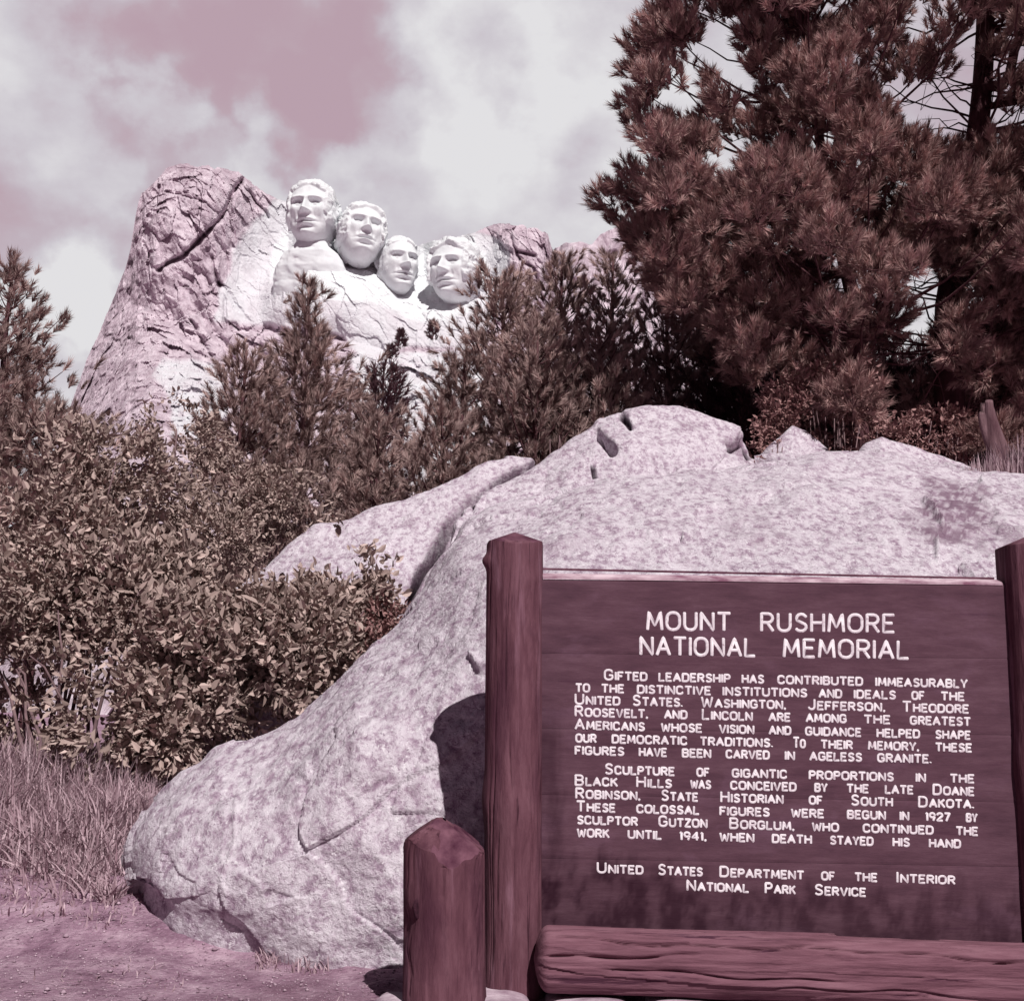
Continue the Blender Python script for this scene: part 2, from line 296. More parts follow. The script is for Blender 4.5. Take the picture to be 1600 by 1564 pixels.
def rock(name, cols, nu, nv, label, cat='boulder', group=None, amp=.05, cracks=(), stains=(), back=2.2, seed=1, mat=None, resamp=True):
    """cols: [(x_px, [(y_px, depth) foot..crest])]; the surface runs foot -> crest -> down the back"""
    rows = []
    for x, pr in cols:
        P = [at(x, y, d) for y, d in pr]
        foot = P[0] + np.array([0, .1, 0]); foot = np.array([foot[0], foot[1], min(foot[2] - .7, -.3)])
        c = P[-1]; rad = c - EYE; rad[2] = 0; rad /= np.linalg.norm(rad)
        h = c[2]
        P = [foot] + P + [c + rad * back * .35 + [0, 0, -.10 * h], c + rad * back * .75 + [0, 0, -.4 * h], np.append((c + rad * back)[:2], -.4)]
        rows.append(P)
    xs = np.array([c[0] for c in cols], float); K = np.array(rows)               # ncol,K,3
    q = np.linspace(xs[0], xs[-1], nu); idx = np.interp(q, xs, np.arange(len(xs)))
    i = np.minimum(idx.astype(int), len(xs) - 2); f = (idx - i)[:, None, None]
    P = np.concatenate([[2 * K[0] - K[1]], K, [2 * K[-1] - K[-2]]]); a, b, c, d = P[i], P[i + 1], P[i + 2], P[i + 3]
    G = .5 * (2 * b + (c - a) * f + (2 * a - 5 * b + 4 * c - d) * f ** 2 * .5 + (3 * b - a - 3 * c + d) * f ** 3 * .0) if False else b * (1 - f) + c * f
    G = np.stack([spline(g, nv) for g in G])
    if True:                                                                      # soften the facets between columns
        for _ in range(6):
            G[1:-1] = .25 * G[:-2] + .5 * G[1:-1] + .25 * G[2:]
    n = normals(G); fl = np.sign((n * (EYE - G)).sum(-1).mean()); n *= fl
    px, py = proj(G)
    disp = amp * fbm(G * .9, 5, seed) + amp * .5 * fbm(G * np.array([3, 3, 4]), 5, seed + 20)
    w = amp * .5 * np.abs(fbm(G * 1.7 + 5, 4, seed + 40)); disp = disp - w
    jg = .3 * fbm(G * 1.2, 3, seed + 44)[..., None]; disp = disp + .62 * amp * facets(G * .8 + jg, seed + 45) + .2 * amp * facets(G * 2.7 + jg, seed + 47)
    for line, wd, dep in cracks:
        wob = 7 * fbm(G * 2.5, 4, seed + 60); disp = disp - dep * np.exp(-(np.maximum(segdist(px + wob, py + wob, line), 0) / wd) ** 2)
    G = G + n * disp[..., None]
    st = np.zeros(px.shape)
    for (cx, cy, rx, ry, s) in stains:
        rr = np.hypot((px - cx) / rx, (py - cy) / ry) + .8 * fbm(G * 2.3, 5, seed + 80)
        st = np.maximum(st, s * (1 - smooth(.55, 1.0, rr)))
    crack_shade = np.zeros(px.shape)  # near-black painted along cracks and the dome slit in place of their shadow
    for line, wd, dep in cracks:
        if dep >= .08: crack_shade = np.maximum(crack_shade, np.exp(-(segdist(px + wob * .5, py + wob * .5, line) / (wd * (1.0 if wd < 5.2 else .6))) ** 4))
        if wd > 5.2: st = np.maximum(st, .85 * np.exp(-(segdist(px + wob, py + wob, line) / 12) ** 2))  # wide cracks: shade of the recess painted in as a dark band
    st *= .3 + .7 * smooth(-.15, .12, fbm(G * np.array([12, 6, 12]), 5, seed + 90, .65))
    org = G[..., :].reshape(-1, 3).mean(0); org[2] = 0.2
    V = G.reshape(-1, 3); F = gridfaces(nu, nv)
    o = build(name, V, F, mat or M_ROCK, origin=org, attrs={'stain': np.clip(st, 0, 1), 'crack_shade': np.clip(crack_shade, 0, 1)})  # stain: stains plus the painted recess shade of wide cracks
    return tag(o, label, cat, group)

# main slab behind the sign
main = [
 (196, [(1378, 9.55), (1374, 9.55), (1370, 9.58), (1364, 9.62), (1356, 9.7)]),
 (206, [(1382, 9.2), (1370, 9.15), (1352, 9.2), (1338, 9.3), (1325, 9.5)]),
 (235, [(1412, 8.5), (1385, 8.3), (1340, 8.4), (1300, 8.8), (1268, 9.4)]),
 (275, [(1448, 7.7), (1400, 7.6), (1340, 7.8), (1275, 8.4), (1226, 9.3)]),
 (340, [(1472, 7.2), (1410, 7.1), (1330, 7.4), (1245, 8.2), (1178, 9.3)]),
 (385, [(1482, 7.0), (1410, 6.95), (1320, 7.25), (1235, 8.1), (1170, 9.3)]),
 (425, [(1490, 6.9), (1405, 6.85), (1310, 7.15), (1215, 8.1), (1146, 9.5)]),
 (490, [(1497, 6.75), (1400, 6.75), (1290, 7.0), (1175, 8.0), (1097, 9.8)]),
 (560, [(1500, 6.68), (1390, 6.7), (1265, 6.9), (1130, 7.8), (1032, 10.2)]),
 (620, [(1500, 6.62), (1380, 6.65), (1230, 6.85), (1090, 7.7), (985, 10.4)]),
 (645, [(1500, 6.62), (1370, 6.65), (1215, 6.83), (1070, 7.7), (950, 10.6)]),
 (685, [(1500, 6.6), (1360, 6.6), (1180, 6.83), (1035, 7.6), (882, 11.0)]),
 (720, [(1500, 6.6), (1350, 6.6), (1140, 6.85), (985, 7.7), (828, 11.4)]),
 (760, [(1500, 6.6), (1340, 6.6), (1120, 6.85), (960, 7.8), (800, 11.6)]),
 (820, [(1500, 6.6), (1330, 6.6), (1110, 6.9), (940, 7.9), (792, 11.7)]),
 (880, [(1500, 6.6), (1330, 6.6), (1110, 6.9), (920, 8.0), (766, 12.0)]),
 (960, [(1500, 6.6), (1330, 6.6), (1110, 6.9), (910, 8.1), (754, 12.2)]),
 (1060, [(1500, 6.6), (1330, 6.6), (1110, 6.9), (905, 8.2), (744, 12.4)]),
 (1180, [(1500, 6.6), (1330, 6.6), (1110, 6.9), (900, 8.2), (729, 12.6)]),
 (1280, [(1500, 6.6), (1330, 6.6), (1110, 6.9), (895, 8.2), (710, 12.8)]),
 (1400, [(1500, 6.6), (1330, 6.6), (1110, 6.9), (895, 8.2), (714, 12.7)]),
 (1500, [(1500, 6.6), (1330, 6.6), (1110, 6.9), (895, 8.2), (733, 12.6)]),
 (1600, [(1500, 6.6), (1330, 6.6), (1110, 6.9), (895, 8.2), (741, 12.5)]),
 (1800, [(1500, 6.8), (1330, 6.8), (1110, 7.2), (920, 8.4), (760, 12.3)]),
 (2050, [(1500, 7.4), (1330, 7.4), (1130, 7.8), (980, 8.8), (840, 11.5)]),
 (2150, [(1500, 8.4), (1400, 8.5), (1300, 8.8), (1200, 9.4), (1100, 10.5)]),
]
def regrade(x, pr):
    xs_ = [196, 206, 235, 275, 340, 385, 425, 490, 560, 620, 645, 720, 760, 1100, 2150]
    f0, c0 = pr[0][1], pr[-1][1]
    if x < 700: nf = np.interp(x, [196, 206, 235, 275, 340, 385, 425, 490, 700], [7.75, 7.6, 7.3, 7.0, 6.85, 6.8, 6.75, 6.7, 6.6]); nc = np.interp(x, [196, 206, 235, 275, 340, 385, 425, 490, 560, 620, 645, 700], [7.9, 7.85, 7.9, 7.95, 8.05, 8.1, 8.2, 8.4, 8.7, 9.2, 9.6, 10.3])
    else: nf = f0; nc = f0 + (c0 - f0) * np.interp(x, [700, 760, 1100], [.82, .82, .80])
    if x < 760: t = [(d - f0) / (c0 - f0) for _, d in pr]; return [(y, nf + (nc - nf) * (v if v < 0 else v ** np.interp(x, [206, 240, 560, 660, 700], [1.1, 1.45, 1.4, 1.0, .92]))) for (y, _), v in zip(pr, t)]
    return [(y, nf + (d - f0) * (nc - nf) / (c0 - f0)) for y, d in pr]
main = [(x, regrade(x, pr)) for x, pr in main]
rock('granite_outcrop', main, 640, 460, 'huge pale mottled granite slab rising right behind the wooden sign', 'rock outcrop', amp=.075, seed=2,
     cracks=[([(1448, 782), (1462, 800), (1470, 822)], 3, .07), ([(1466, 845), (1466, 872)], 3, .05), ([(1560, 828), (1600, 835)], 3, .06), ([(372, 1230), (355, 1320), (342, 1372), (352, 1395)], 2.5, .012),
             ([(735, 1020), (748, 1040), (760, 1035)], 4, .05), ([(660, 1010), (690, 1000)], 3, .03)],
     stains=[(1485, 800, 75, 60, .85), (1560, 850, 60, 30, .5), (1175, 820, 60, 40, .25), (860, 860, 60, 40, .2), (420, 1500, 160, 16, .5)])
dome = [
 (690, [(960, 10.9), (930, 11.0), (905, 11.1), (892, 11.2), (880, 11.4)]),
 (715, [(940, 11.0), (900, 11.2), (865, 11.4), (838, 11.6), (816, 11.9)]),
 (755, [(930, 11.2), (880, 11.5), (835, 11.9), (802, 12.3), (776, 12.8)]),
 (800, [(920, 11.4), (870, 11.7), (825, 12.0), (785, 12.5), (754, 13.2)]),
 (850, [(910, 11.5), (860, 11.8), (810, 12.1), (765, 12.6), (724, 13.4)]),
 (885, [(900, 11.6), (840, 11.9), (780, 12.2), (730, 12.8), (692, 13.6)]),
 (935, [(890, 11.8), (820, 12.1), (750, 12.5), (692, 13.0), (652, 13.9)]),
 (985, [(890, 11.8), (810, 12.1), (735, 12.5), (675, 13.0), (637, 13.9)]),
 (1060, [(880, 12.0), (805, 12.2), (730, 12.6), (672, 13.1), (634, 14.0)]),
 (1095, [(880, 12.0), (805, 12.3), (735, 12.7), (680, 13.2), (647, 14.0)]),
 (1130, [(870, 12.2), (805, 12.4), (742, 12.8), (692, 13.3), (662, 14.0)]),
 (1160, [(860, 12.3), (805, 12.5), (755, 12.8), (708, 13.2), (680, 13.8)]),
 (1176, [(850, 12.6), (810, 12.8), (775, 13.0), (740, 13.2), (712, 13.5)]),
 (1184, [(840, 13.2), (815, 13.3), (790, 13.4), (765, 13.5), (742, 13.6)]),
]
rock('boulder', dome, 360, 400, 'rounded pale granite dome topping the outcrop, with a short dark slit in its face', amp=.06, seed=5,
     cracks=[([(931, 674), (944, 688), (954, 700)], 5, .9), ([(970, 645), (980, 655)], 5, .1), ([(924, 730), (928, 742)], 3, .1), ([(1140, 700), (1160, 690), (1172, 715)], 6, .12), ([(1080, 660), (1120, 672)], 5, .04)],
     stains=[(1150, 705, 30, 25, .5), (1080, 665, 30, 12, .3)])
slab = [
 (350, [(1000, 10.9), (975, 11.1), (955, 11.3), (940, 11.5), (930, 11.8)]),
 (385, [(1010, 11.0), (970, 11.2), (940, 11.5), (920, 11.9), (902, 12.3)]),
 (440, [(1020, 11.0), (970, 11.3), (925, 11.6), (885, 12.0), (854, 12.6)]),
 (490, [(1030, 11.0), (970, 11.3), (905, 11.7), (855, 12.2), (815, 12.9)]),
 (530, [(1030, 11.0), (970, 11.3), (900, 11.7), (850, 12.2), (811, 13.0)]),
 (570, [(1035, 11.0), (970, 11.3), (895, 11.7), (840, 12.3), (797, 13.1)]),
 (640, [(1040, 11.2), (965, 11.4), (880, 11.9), (820, 12.5), (778, 13.3)]),
 (700, [(1020, 11.6), (940, 11.8), (860, 12.2), (795, 12.8), (750, 13.5)]),
 (745, [(980, 12.0), (900, 12.2), (830, 12.5), (770, 13.0), (728, 13.7)]),
 (790, [(960, 12.4), (880, 12.6), (810, 12.9), (755, 13.3), (716, 13.9)]),
 (830, [(940, 12.8), (870, 13.0), (800, 13.2), (750, 13.5), (716, 14.0)]),
 (855, [(930, 13.2), (870, 13.3), (810, 13.5), (760, 13.7), (727, 14.0)]),
 (875, [(930, 13.6), (880, 13.7), (830, 13.8), (790, 13.9), (760, 14.1)]),
]
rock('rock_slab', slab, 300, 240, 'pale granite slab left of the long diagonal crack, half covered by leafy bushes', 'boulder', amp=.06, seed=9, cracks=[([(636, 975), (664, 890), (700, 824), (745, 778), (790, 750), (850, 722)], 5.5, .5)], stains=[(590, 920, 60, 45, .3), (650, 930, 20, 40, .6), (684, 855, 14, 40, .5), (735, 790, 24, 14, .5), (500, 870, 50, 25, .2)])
rock('small_boulder', [(1180, [(760, 13.6), (745, 13.7), (735, 13.8), (728, 13.9)]), (1205, [(760, 13.5), (735, 13.6), (710, 13.7), (697, 13.9)]), (1238, [(765, 13.4), (730, 13.5), (690, 13.7), (668, 14.0)]),
     (1262, [(765, 13.4), (730, 13.5), (698, 13.7), (678, 14.0)]), (1290, [(760, 13.5), (735, 13.6), (715, 13.7), (700, 13.9)]), (1310, [(760, 13.7), (745, 13.8), (732, 13.9), (724, 14.0)])],
     90, 60, 'small pointed pale boulder poking out of the rust coloured bush behind the outcrop', amp=.05, seed=12, back=.8)
rock('flat_boulder', [(1338, [(760, 13.1), (745, 13.2), (730, 13.3), (712, 13.4)]), (1352, [(760, 12.9), (742, 13.0), (722, 13.1), (694, 13.4)]), (1378, [(765, 12.8), (740, 12.9), (715, 13.0), (683, 13.4)]),
     (1420, [(765, 12.8), (742, 12.9), (722, 13.1), (693, 13.5)]), (1470, [(770, 12.8), (750, 12.9), (734, 13.1), (711, 13.5)]), (1505, [(775, 12.9), (755, 13.0), (742, 13.2), (728, 13.5)]), (1530, [(780, 13.1), (765, 13.2), (755, 13.3), (745, 13.5)])],
     150, 70, 'low flat topped granite slab lying along the right of the outcrop crest', amp=.05, seed=14, back=1.0, stains=[(1368, 712, 22, 12, .8), (1440, 735, 60, 8, .4)])

# ------------------------------------------------------------------ mountain
def mountain():
    skyx = [60, 100, 115, 130, 150, 175, 195, 205, 211, 216, 222, 240, 258, 282, 310, 345, 372, 398, 425, 452, 478, 520, 545, 590, 605, 640, 672, 700, 725, 742, 755, 772, 800, 838, 856, 866, 874, 890]
    skyy = [760, 668, 622, 578, 530, 470, 420, 386, 345, 318, 300, 285, 264, 256, 260, 262, 268, 290, 309, 318, 335, 346, 350, 368, 374, 390, 378, 372, 368, 364, 357, 351, 352, 357, 368, 400, 470, 700]
    nu, nv = 560, 380
    x = np.linspace(60, 890, nu); sy = np.interp(x, skyx, skyy)
    jag = np.round(fbm(np.stack([x / 14, 0 * x, 0 * x], -1), 3, 8) * 2.2) * 2.0 + 1.5 * fbm(np.stack([x / 5, 0 * x, 0 * x], -1), 3, 9)
    carve = smooth(420, 450, x) * (1 - smooth(770, 790, x)); sy = sy + jag * (1 - .6 * carve)
    v = np.linspace(0, 1, nv)
    yy = sy[:, None] + (960 - sy)[:, None] * (1 - v)[None] ** 1.25
    xx = np.broadcast_to(x[:, None], yy.shape)
    # depth: near-vertical wall above, slope running towards the viewer below
    wall = np.interp(x, [60, 110, 160, 210, 240, 330, 400, 450, 560, 660, 760, 800, 850, 875, 890], [470, 440, 418, 400, 392, 386, 398, 404, 402, 404, 402, 396, 400, 425, 450])
    toe = np.interp(x, [60, 200, 330, 420, 540, 620, 700, 890], [500, 470, 520, 512, 530, 552, 545, 500])
    D = wall[:, None] + np.where(yy < toe[:, None], (toe[:, None] - yy) * .10, -(yy - toe[:, None]) * .42)
    # tower's rounded front, busts below the heads, recesses between them
    for cx, cy, rx, ry, a in ((300, 330, 95, 85, -14), (245, 400, 60, 90, -6), (400, 400, 50, 90, 8), (662, 410, 12, 50, 5), (711, 400, 48, 40, 5), (622, 400, 36, 36, 3), (800, 400, 30, 50, -5), (440, 370, 40, 50, 3)):
        D = D + a * np.exp(-((xx - cx) / rx) ** 2 - ((yy - cy) / ry) ** 2)
    G0 = at(xx, yy, D)
    shelf = np.interp(x, [425, 455, 490, 530, 564, 600, 622, 650, 680, 711, 745, 790], [440, 420, 405, 414, 423, 440, 467, 470, 477, 480, 476, 466])[:, None] + 9 * fbm(G0 * .12, 4, 36)
    D = D - 8.0 * smooth(450, 485, xx) * (1 - smooth(735, 775, xx)) * smooth(300, 350, yy)
    D = D - 6.5 * smooth(-12, 16, yy - shelf) * (smooth(405, 450, x) * (1 - smooth(765, 810, x)))[:, None]
    for cx, cy, rx, ry, a in ((478, 468, 74, 60, -9), (574, 490, 50, 50, -3), (626, 526, 40, 44, -2), (714, 545, 46, 44, -3)):
        D = D + a * np.exp(-(np.hypot((xx - cx) / rx, (yy - cy) / ry)) ** 4)
    G = at(xx, yy, D)
    inw = inpoly(xx + 8 * fbm(G * .08, 3, 5), yy + 8 * fbm(G * .08, 3, 6), [(428, 318), (398, 345), (365, 395), (345, 450), (338, 500), (395, 508), (470, 516), (540, 530), (565, 556), (610, 556), (640, 545), (740, 548), (790, 470), (796, 400), (782, 372), (742, 358), (600, 340), (470, 300)])
    inw2 = inpoly(xx + 6 * fbm(G * .1, 3, 15), yy + 6 * fbm(G * .1, 3, 16), [(452, 350), (420, 400), (425, 440), (500, 470), (580, 470), (640, 500), (700, 505), (745, 480), (760, 400), (740, 365), (600, 345), (480, 310)])
    scree = inpoly(xx + 12 * fbm(G * .06, 4, 7), yy + 10 * fbm(G * .06, 4, 8), [(255, 562), (300, 558), (345, 570), (355, 640), (330, 690), (270, 680), (265, 620), (235, 590)])
    scree2 = inpoly(xx + 8 * fbm(G * .06, 4, 27), yy + 6 * fbm(G * .06, 4, 28), [(545, 556), (640, 548), (760, 550), (760, 760), (520, 760), (560, 640)])
    def blur(mk, k=3):
        mk = mk.astype(float)
        for _ in range(k):
            mk[1:-1] = (mk[:-2] + 2 * mk[1:-1] + mk[2:]) / 4; mk[:, 1:-1] = (mk[:, :-2] + 2 * mk[:, 1:-1] + mk[:, 2:]) / 4
        return mk
    W1, W2, S1, S2 = blur(inw, 4), blur(inw2, 6), blur(scree), blur(scree2)
    calm = np.maximum(W1 * .8, 0)
    rad = (G - EYE); rad /= np.linalg.norm(rad, axis=-1)[..., None]
    # fractured granite: joint blocks, slanting in the lower left
    sl = G.copy(); sl[..., 0] = G[..., 0] * 1.0 + G[..., 2] * .55
    f1, f2, cid = worley(sl * np.array([.06, .04, .032]) + .25 * fbm(sl * .06, 3, 38)[..., None], 3); e1 = 1 - smooth(0, .12, f2 - f1)
    g1, g2, cid2 = worley(sl * np.array([.15, .1, .08]) + .3 * fbm(sl * .12, 3, 39)[..., None], 13); e2 = 1 - smooth(0, .12, g2 - g1)
    disp = (1 - calm) * (2.6 * fbm(sl * .05, 5, 31) + 2.2 * (cid - .5) + 1.0 * (cid2 - .5) - .8 * e1 * smooth(-.2, .3, fbm(sl * .03, 2, 33)) - .25 * e2 + 1.3 * fbm(sl * np.array([.3, .2, .12]), 4, 35))
    jw = .35 * fbm(G * .07, 3, 37)[..., None]
    disp += (1 - .9 * calm) * (4.2 * facets(sl * np.array([.055, .05, .026]) + jw, 101) + 2.0 * facets(sl * np.array([.13, .1, .085]) + jw, 111) + 1.1 * facets(sl * np.array([.3, .22, .2]) + jw, 121))
    disp += calm * (1.2 * fbm(G * np.array([.09, .05, .035]), 5, 41) - .35 * e2)
    disp += S1 * 1.8 * fbm(G * .22, 3, 51) + S2 * 1.7 * fbm(G * .28, 3, 52)
    # folds running down to the right in the lower slope
    fold = np.sin((xx * .82 - yy * .55) * .16 + 3 * fbm(G * .03, 3, 61)) * np.exp(-((yy - 520) / 60) ** 2) * smooth(230, 300, xx) * (1 - smooth(520, 560, xx)); disp += 2.2 * fold * (1 - W1)
    wob = 7 * fbm(G * .13, 4, 71); fade = np.clip(.75 + 1.3 * fbm(G * .05, 3, 72), .15, 1.2)
    disp += (1 - calm) * (3.2 * (np.abs(fbm(sl * np.array([.05, .05, .035]), 5, 73)) - .25) + 1.2 * (np.abs(fbm(sl * .16, 4, 74)) - .25))
    for line, wd, dep in (([(378, 280), (366, 300), (352, 332), (330, 358), (305, 382), (285, 402), (262, 412), (250, 422)], 5.0, 8.5), ([(222, 345), (228, 380), (240, 415), (250, 425)], 3.5, 5), ([(262, 300), (320, 318), (345, 340)], 3, 3),
                          ([(235, 330), (290, 350), (320, 366)], 3, 3), ([(300, 262), (285, 300)], 3, 3), ([(385, 300), (420, 340)], 3.5, 3), ([(330, 400), (350, 470), (352, 520)], 4, 3), ([(250, 430), (258, 500)], 4, 3),
                          ([(800, 352), (806, 400), (830, 420), (845, 460)], 4, 4), ([(808, 394), (838, 398)], 4, 5), ([(758, 353), (798, 395), (808, 440)], 3, 3), ([(340, 440), (405, 520), (415, 560)], 4, 3), ([(300, 500), (330, 560)], 4, 3)):
        disp -= (dep * fade if dep < 6 else dep) * .8 * np.exp(-(segdist(xx + wob, yy - .6 * wob, line) / (wd * .75)) ** 2)
    disp *= smooth(0, 14, yy - sy[:, None]) * .8 + .2
    G = G - rad * disp[..., None]
    # back side so that the mass is solid
    top = G[:, -1]; r0 = rad[:, -1].copy(); r0[:, 2] = 0
    b1 = top + r0 * 25 + [0, 0, -6]; b2 = top + r0 * 70 + [0, 0, -40]; b3 = top + r0 * 160; b3[:, 2] = -2
    b1[:, 2] = np.maximum(b1[:, 2], -1); b2[:, 2] = np.maximum(b2[:, 2], -2)
    toe_ = G[:, :1].copy(); toe_[..., 2] = -3; toe_[..., 1] -= 40
    A = np.concatenate([toe_, G, b1[:, None], b2[:, None], b3[:, None]], 1)
    pad = lambda q: np.concatenate([q[:, :1], q, np.repeat(q[:, -1:], 3, 1)], 1)
    pale = np.clip(np.maximum.reduce([W1 * .92, S1 * .85, S2 * .85]) * (.86 + .3 * fbm(G * np.array([.2, .2, .06]), 5, 81) + .5 * np.minimum(S1 + S2, 1) * fbm(G * .5, 3, 82)), 0, 1); fresh = W2 * np.clip(.9 + .3 * fbm(G * .15, 4, 83), 0, 1)
    o = build('mountain', A, gridfaces(nu, A.shape[1]), M_MTN, origin=(0, 400, 0), smoothf=False, attrs={'pale': pad(pale), 'fresh': pad(fresh)})
    tag(o, 'pale granite mountain with a blasted white cliff and a tall weathered knob', 'mountain', kind='structure')
mountain()
def buttress():
    skx = [820, 855, 868, 885, 905, 925, 938, 950, 975, 1000, 1100, 1250]; sky_ = [520, 410, 388, 380, 377, 384, 366, 360, 352, 372, 400, 520]
    nu, nv = 200, 150; x = np.linspace(820, 1250, nu); sy = np.interp(x, skx, sky_) + 2.5 * fbm(np.stack([x / 9, 0 * x, 0 * x], -1), 3, 18)
    yy = sy[:, None] + (980 - sy)[:, None] * (1 - np.linspace(0, 1, nv))[None] ** 1.4; xx = np.broadcast_to(x[:, None], yy.shape)
    D = 455 + (500 - yy) * .12 + 10 * np.cos((xx - 905) / 30) * -1 + np.where(yy > 470, -(yy - 470) * .3, 0)
    G = at(xx, yy, D); rad = (G - EYE); rad /= np.linalg.norm(rad, axis=-1)[..., None]
    f1, f2, cid = worley(G * np.array([.13, .05, .03]), 23); d = 3 * fbm(G * np.array([.1, .1, .03]), 4, 91) + 2.4 * (cid - .5) - 2 * (1 - smooth(0, .14, f2 - f1))
    d -= 8 * np.exp(-(segdist(xx, yy, [(893, 444), (914, 445)]) / 4) ** 2) + 8 * np.exp(-(segdist(xx, yy, [(948, 402), (960, 396)]) / 4) ** 2)
    G = G - rad * d[..., None]; top = G[:, -1]; r0 = rad[:, -1].copy(); r0[:, 2] = 0
    b = top + r0 * 90; b[:, 2] = -2
    A = np.concatenate([G, (top + r0 * 20 + [0, 0, -5])[:, None], b[:, None]], 1); z = np.zeros(A.shape[:2])
    o = build('mountain', A, gridfaces(nu, A.shape[1]), M_MTN, origin=(70, 455, 0), attrs={'pale': z, 'fresh': z})
    tag(o, 'lower mauve rock buttress standing to the right of the carved cliff', 'mountain', kind='structure')
buttress()

def carved_head(px, top, chin, depth, yaw, pitch, roll, label, wide=.72, seed=1, hair=.06, jaw=.27, nose=1., chest=False):
    n1, n2 = 260, 200
    th = np.arange(n1) / n1 * 2 * np.pi; ph = np.linspace(.001, np.pi - .001, n2)
    TH, PH = np.meshgrid(th, ph, indexing='ij')
    n = np.stack([np.sin(PH) * np.sin(TH), -np.sin(PH) * np.cos(TH), np.cos(PH)], -1)
    n = np.sign(n) * np.abs(n) ** np.array([.80, .72, .74])                       # a squarish block of a head
    x, y, z = n[..., 0] * wide, n[..., 1] * .86, n[..., 2] * 1.0
    low = np.clip(-z - .15, 0, 1); x = x * (1 - jaw * low ** 1.3); y = y * (1 - .05 * low)
    front = smooth(.05, .45, -n[..., 1]); g = lambda a, s: np.exp(-(a / s) ** 2)
    ax = np.abs(x)
    f = .12 * g(z - .27, .075) * (1 - smooth(.40, .58, ax)) * (1 - .35 * g(x, .09)) - .06 * g(z - .55, .2) * g(ax, .5)
    f += -.24 * g(ax - .27, .125) * g(z - .13, .075) + .15 * g(ax - .275, .085) * g(z - .095, .04) - .05 * g(ax - .27, .10) * g(z - .025, .022)
    ln = np.clip((.24 - z) / .48, 0, 1); f += nose * (.08 + .30 * ln) * g(x, .06 + .05 * ln) * smooth(-.26, -.21, z) * (1 - smooth(.2, .34, z))
    f += .10 * g(ax - .12, .055) * g(z + .19, .05) - .05 * g(ax - .25, .05) * g(z + .30, .12)
    f += .06 * g(z + .40, .06) * g(x, .26) - .12 * g(z + .47, .028) * g(x, .23) + .09 * g(z + .545, .045) * g(x, .17) - .09 * g(z + .635, .04) * g(x, .2) + .15 * g(z + .80, .10) * g(x, .24)
    f += .06 * g(ax - .43, .14) * g(z + .06, .13) - .07 * g(ax - .38, .1) * g(z + .40, .16)
    P = np.stack([x, y, z], -1)
    hl = .60 + .10 * np.cos(x * 5) + .05 * fbm(np.stack([x * 4, 0 * x, 0 * x], -1), 3, seed + 3)                     # hairline
    hm = np.maximum(smooth(hl, hl + .05, z), smooth(.50, .56, ax) * smooth(-.45, -.30, z)) * 1.0
    P[..., 1] -= front * f * (1 - .6 * hm)
    q = P / (np.linalg.norm(P, axis=-1)[..., None])
    P = P + q * (hair * hm * (1 + .9 * fbm(P * np.array([4, 4, 9]), 4, seed + 5)) + .014 * fbm(P * 5, 4, seed) + (.16 * smooth(-.05, .35, n[..., 1]) + .05 * hm) * facets(P * 2.6, seed + 8))[..., None]
    # ear
    P[..., 0] += np.sign(x) * .07 * g(z - .02, .15) * g(y - .0, .10) * (ax > .4)
    cy, sy_ = math.cos(yaw), math.sin(yaw); cp, sp = math.cos(pitch), math.sin(pitch); cr, sr = math.cos(roll), math.sin(roll)
    Rz = np.array([[cy, -sy_, 0], [sy_, cy, 0], [0, 0, 1]]); Rx = np.array([[1, 0, 0], [0, cp, -sp], [0, sp, cp]]); Ry = np.array([[cr, 0, sr], [0, 1, 0], [-sr, 0, cr]])
    c = at(px, (top + chin) / 2, depth); s = np.linalg.norm(at(px, top, depth) - at(px, chin, depth)) / 2
    P = P @ (Rz @ Rx @ Ry).T * s + c
    o = build('carved_head', P, gridfaces(n1, n2, True), M_HEAD, origin=c - [0, 0, s])
    if chest:
        # neck and roughed-out chest below the chin, growing out of the cliff
        m1, m2 = 120, 90; T = np.arange(m1) / m1 * 2 * np.pi; k = np.linspace(0, 1, m2); Z = -.55 - 2.3 * k
        hw = np.interp(k, [0, .12, .2, .3, .5, 1], [.46, .50, .58, .85, 1.08, 1.2]); fy = np.interp(k, [0, .12, .2, .3, .5, .75, 1], [.30, .40, .48, .54, .52, .38, .1])
        sq = lambda v: np.sign(v) * np.abs(v) ** .75
        N_ = np.stack([hw[None] * sq(np.sin(T))[:, None], -fy[None] * sq(np.cos(T))[:, None] + .12, Z[None] + 0 * T[:, None]], -1)
        N_ = N_ + .07 * fbm(N_ * np.array([2.2, 2.2, 1.2]), 5, seed + 50)[..., None] * np.array([1, 1, .4]) - .05 * (np.abs(fbm(N_ * 3 + 7, 3, seed + 60)))[..., None] * np.array([1, 1, 0])
        N_ = N_ @ np.array([[math.cos(yaw * .4), -math.sin(yaw * .4), 0], [math.sin(yaw * .4), math.cos(yaw * .4), 0], [0, 0, 1]]).T * s + c
        build('chest', N_, gridfaces(m1, m2, True), M_HEAD, o)
    return tag(o, label, 'carved head', 'colossal stone heads carved on the cliff')
carved_head(489, 291, 386, 398.5, R(-6), R(0), R(0), 'colossal white carved stone head standing highest on the cliff, forehead against the sky', .70, 1, .07, .22, 1.1, True)
carved_head(564, 326, 416, 400.5, R(20), R(-9), R(5), 'carved stone head tucked just right of and below the highest one, chin raised', .70, 2, .09, .22, .9)
carved_head(621, 375, 462, 403.5, R(24), R(0), R(0), 'narrow carved stone head set deep in the cliff, brow in shade, between two other heads', .60, 3, .03, .16, 1.1)
carved_head(711, 381, 475, 399.5, R(-22), R(0), R(0), 'carved stone head at the right end of the row, one cheek in deep shadow', .69, 4, .10, .26, 1.25)

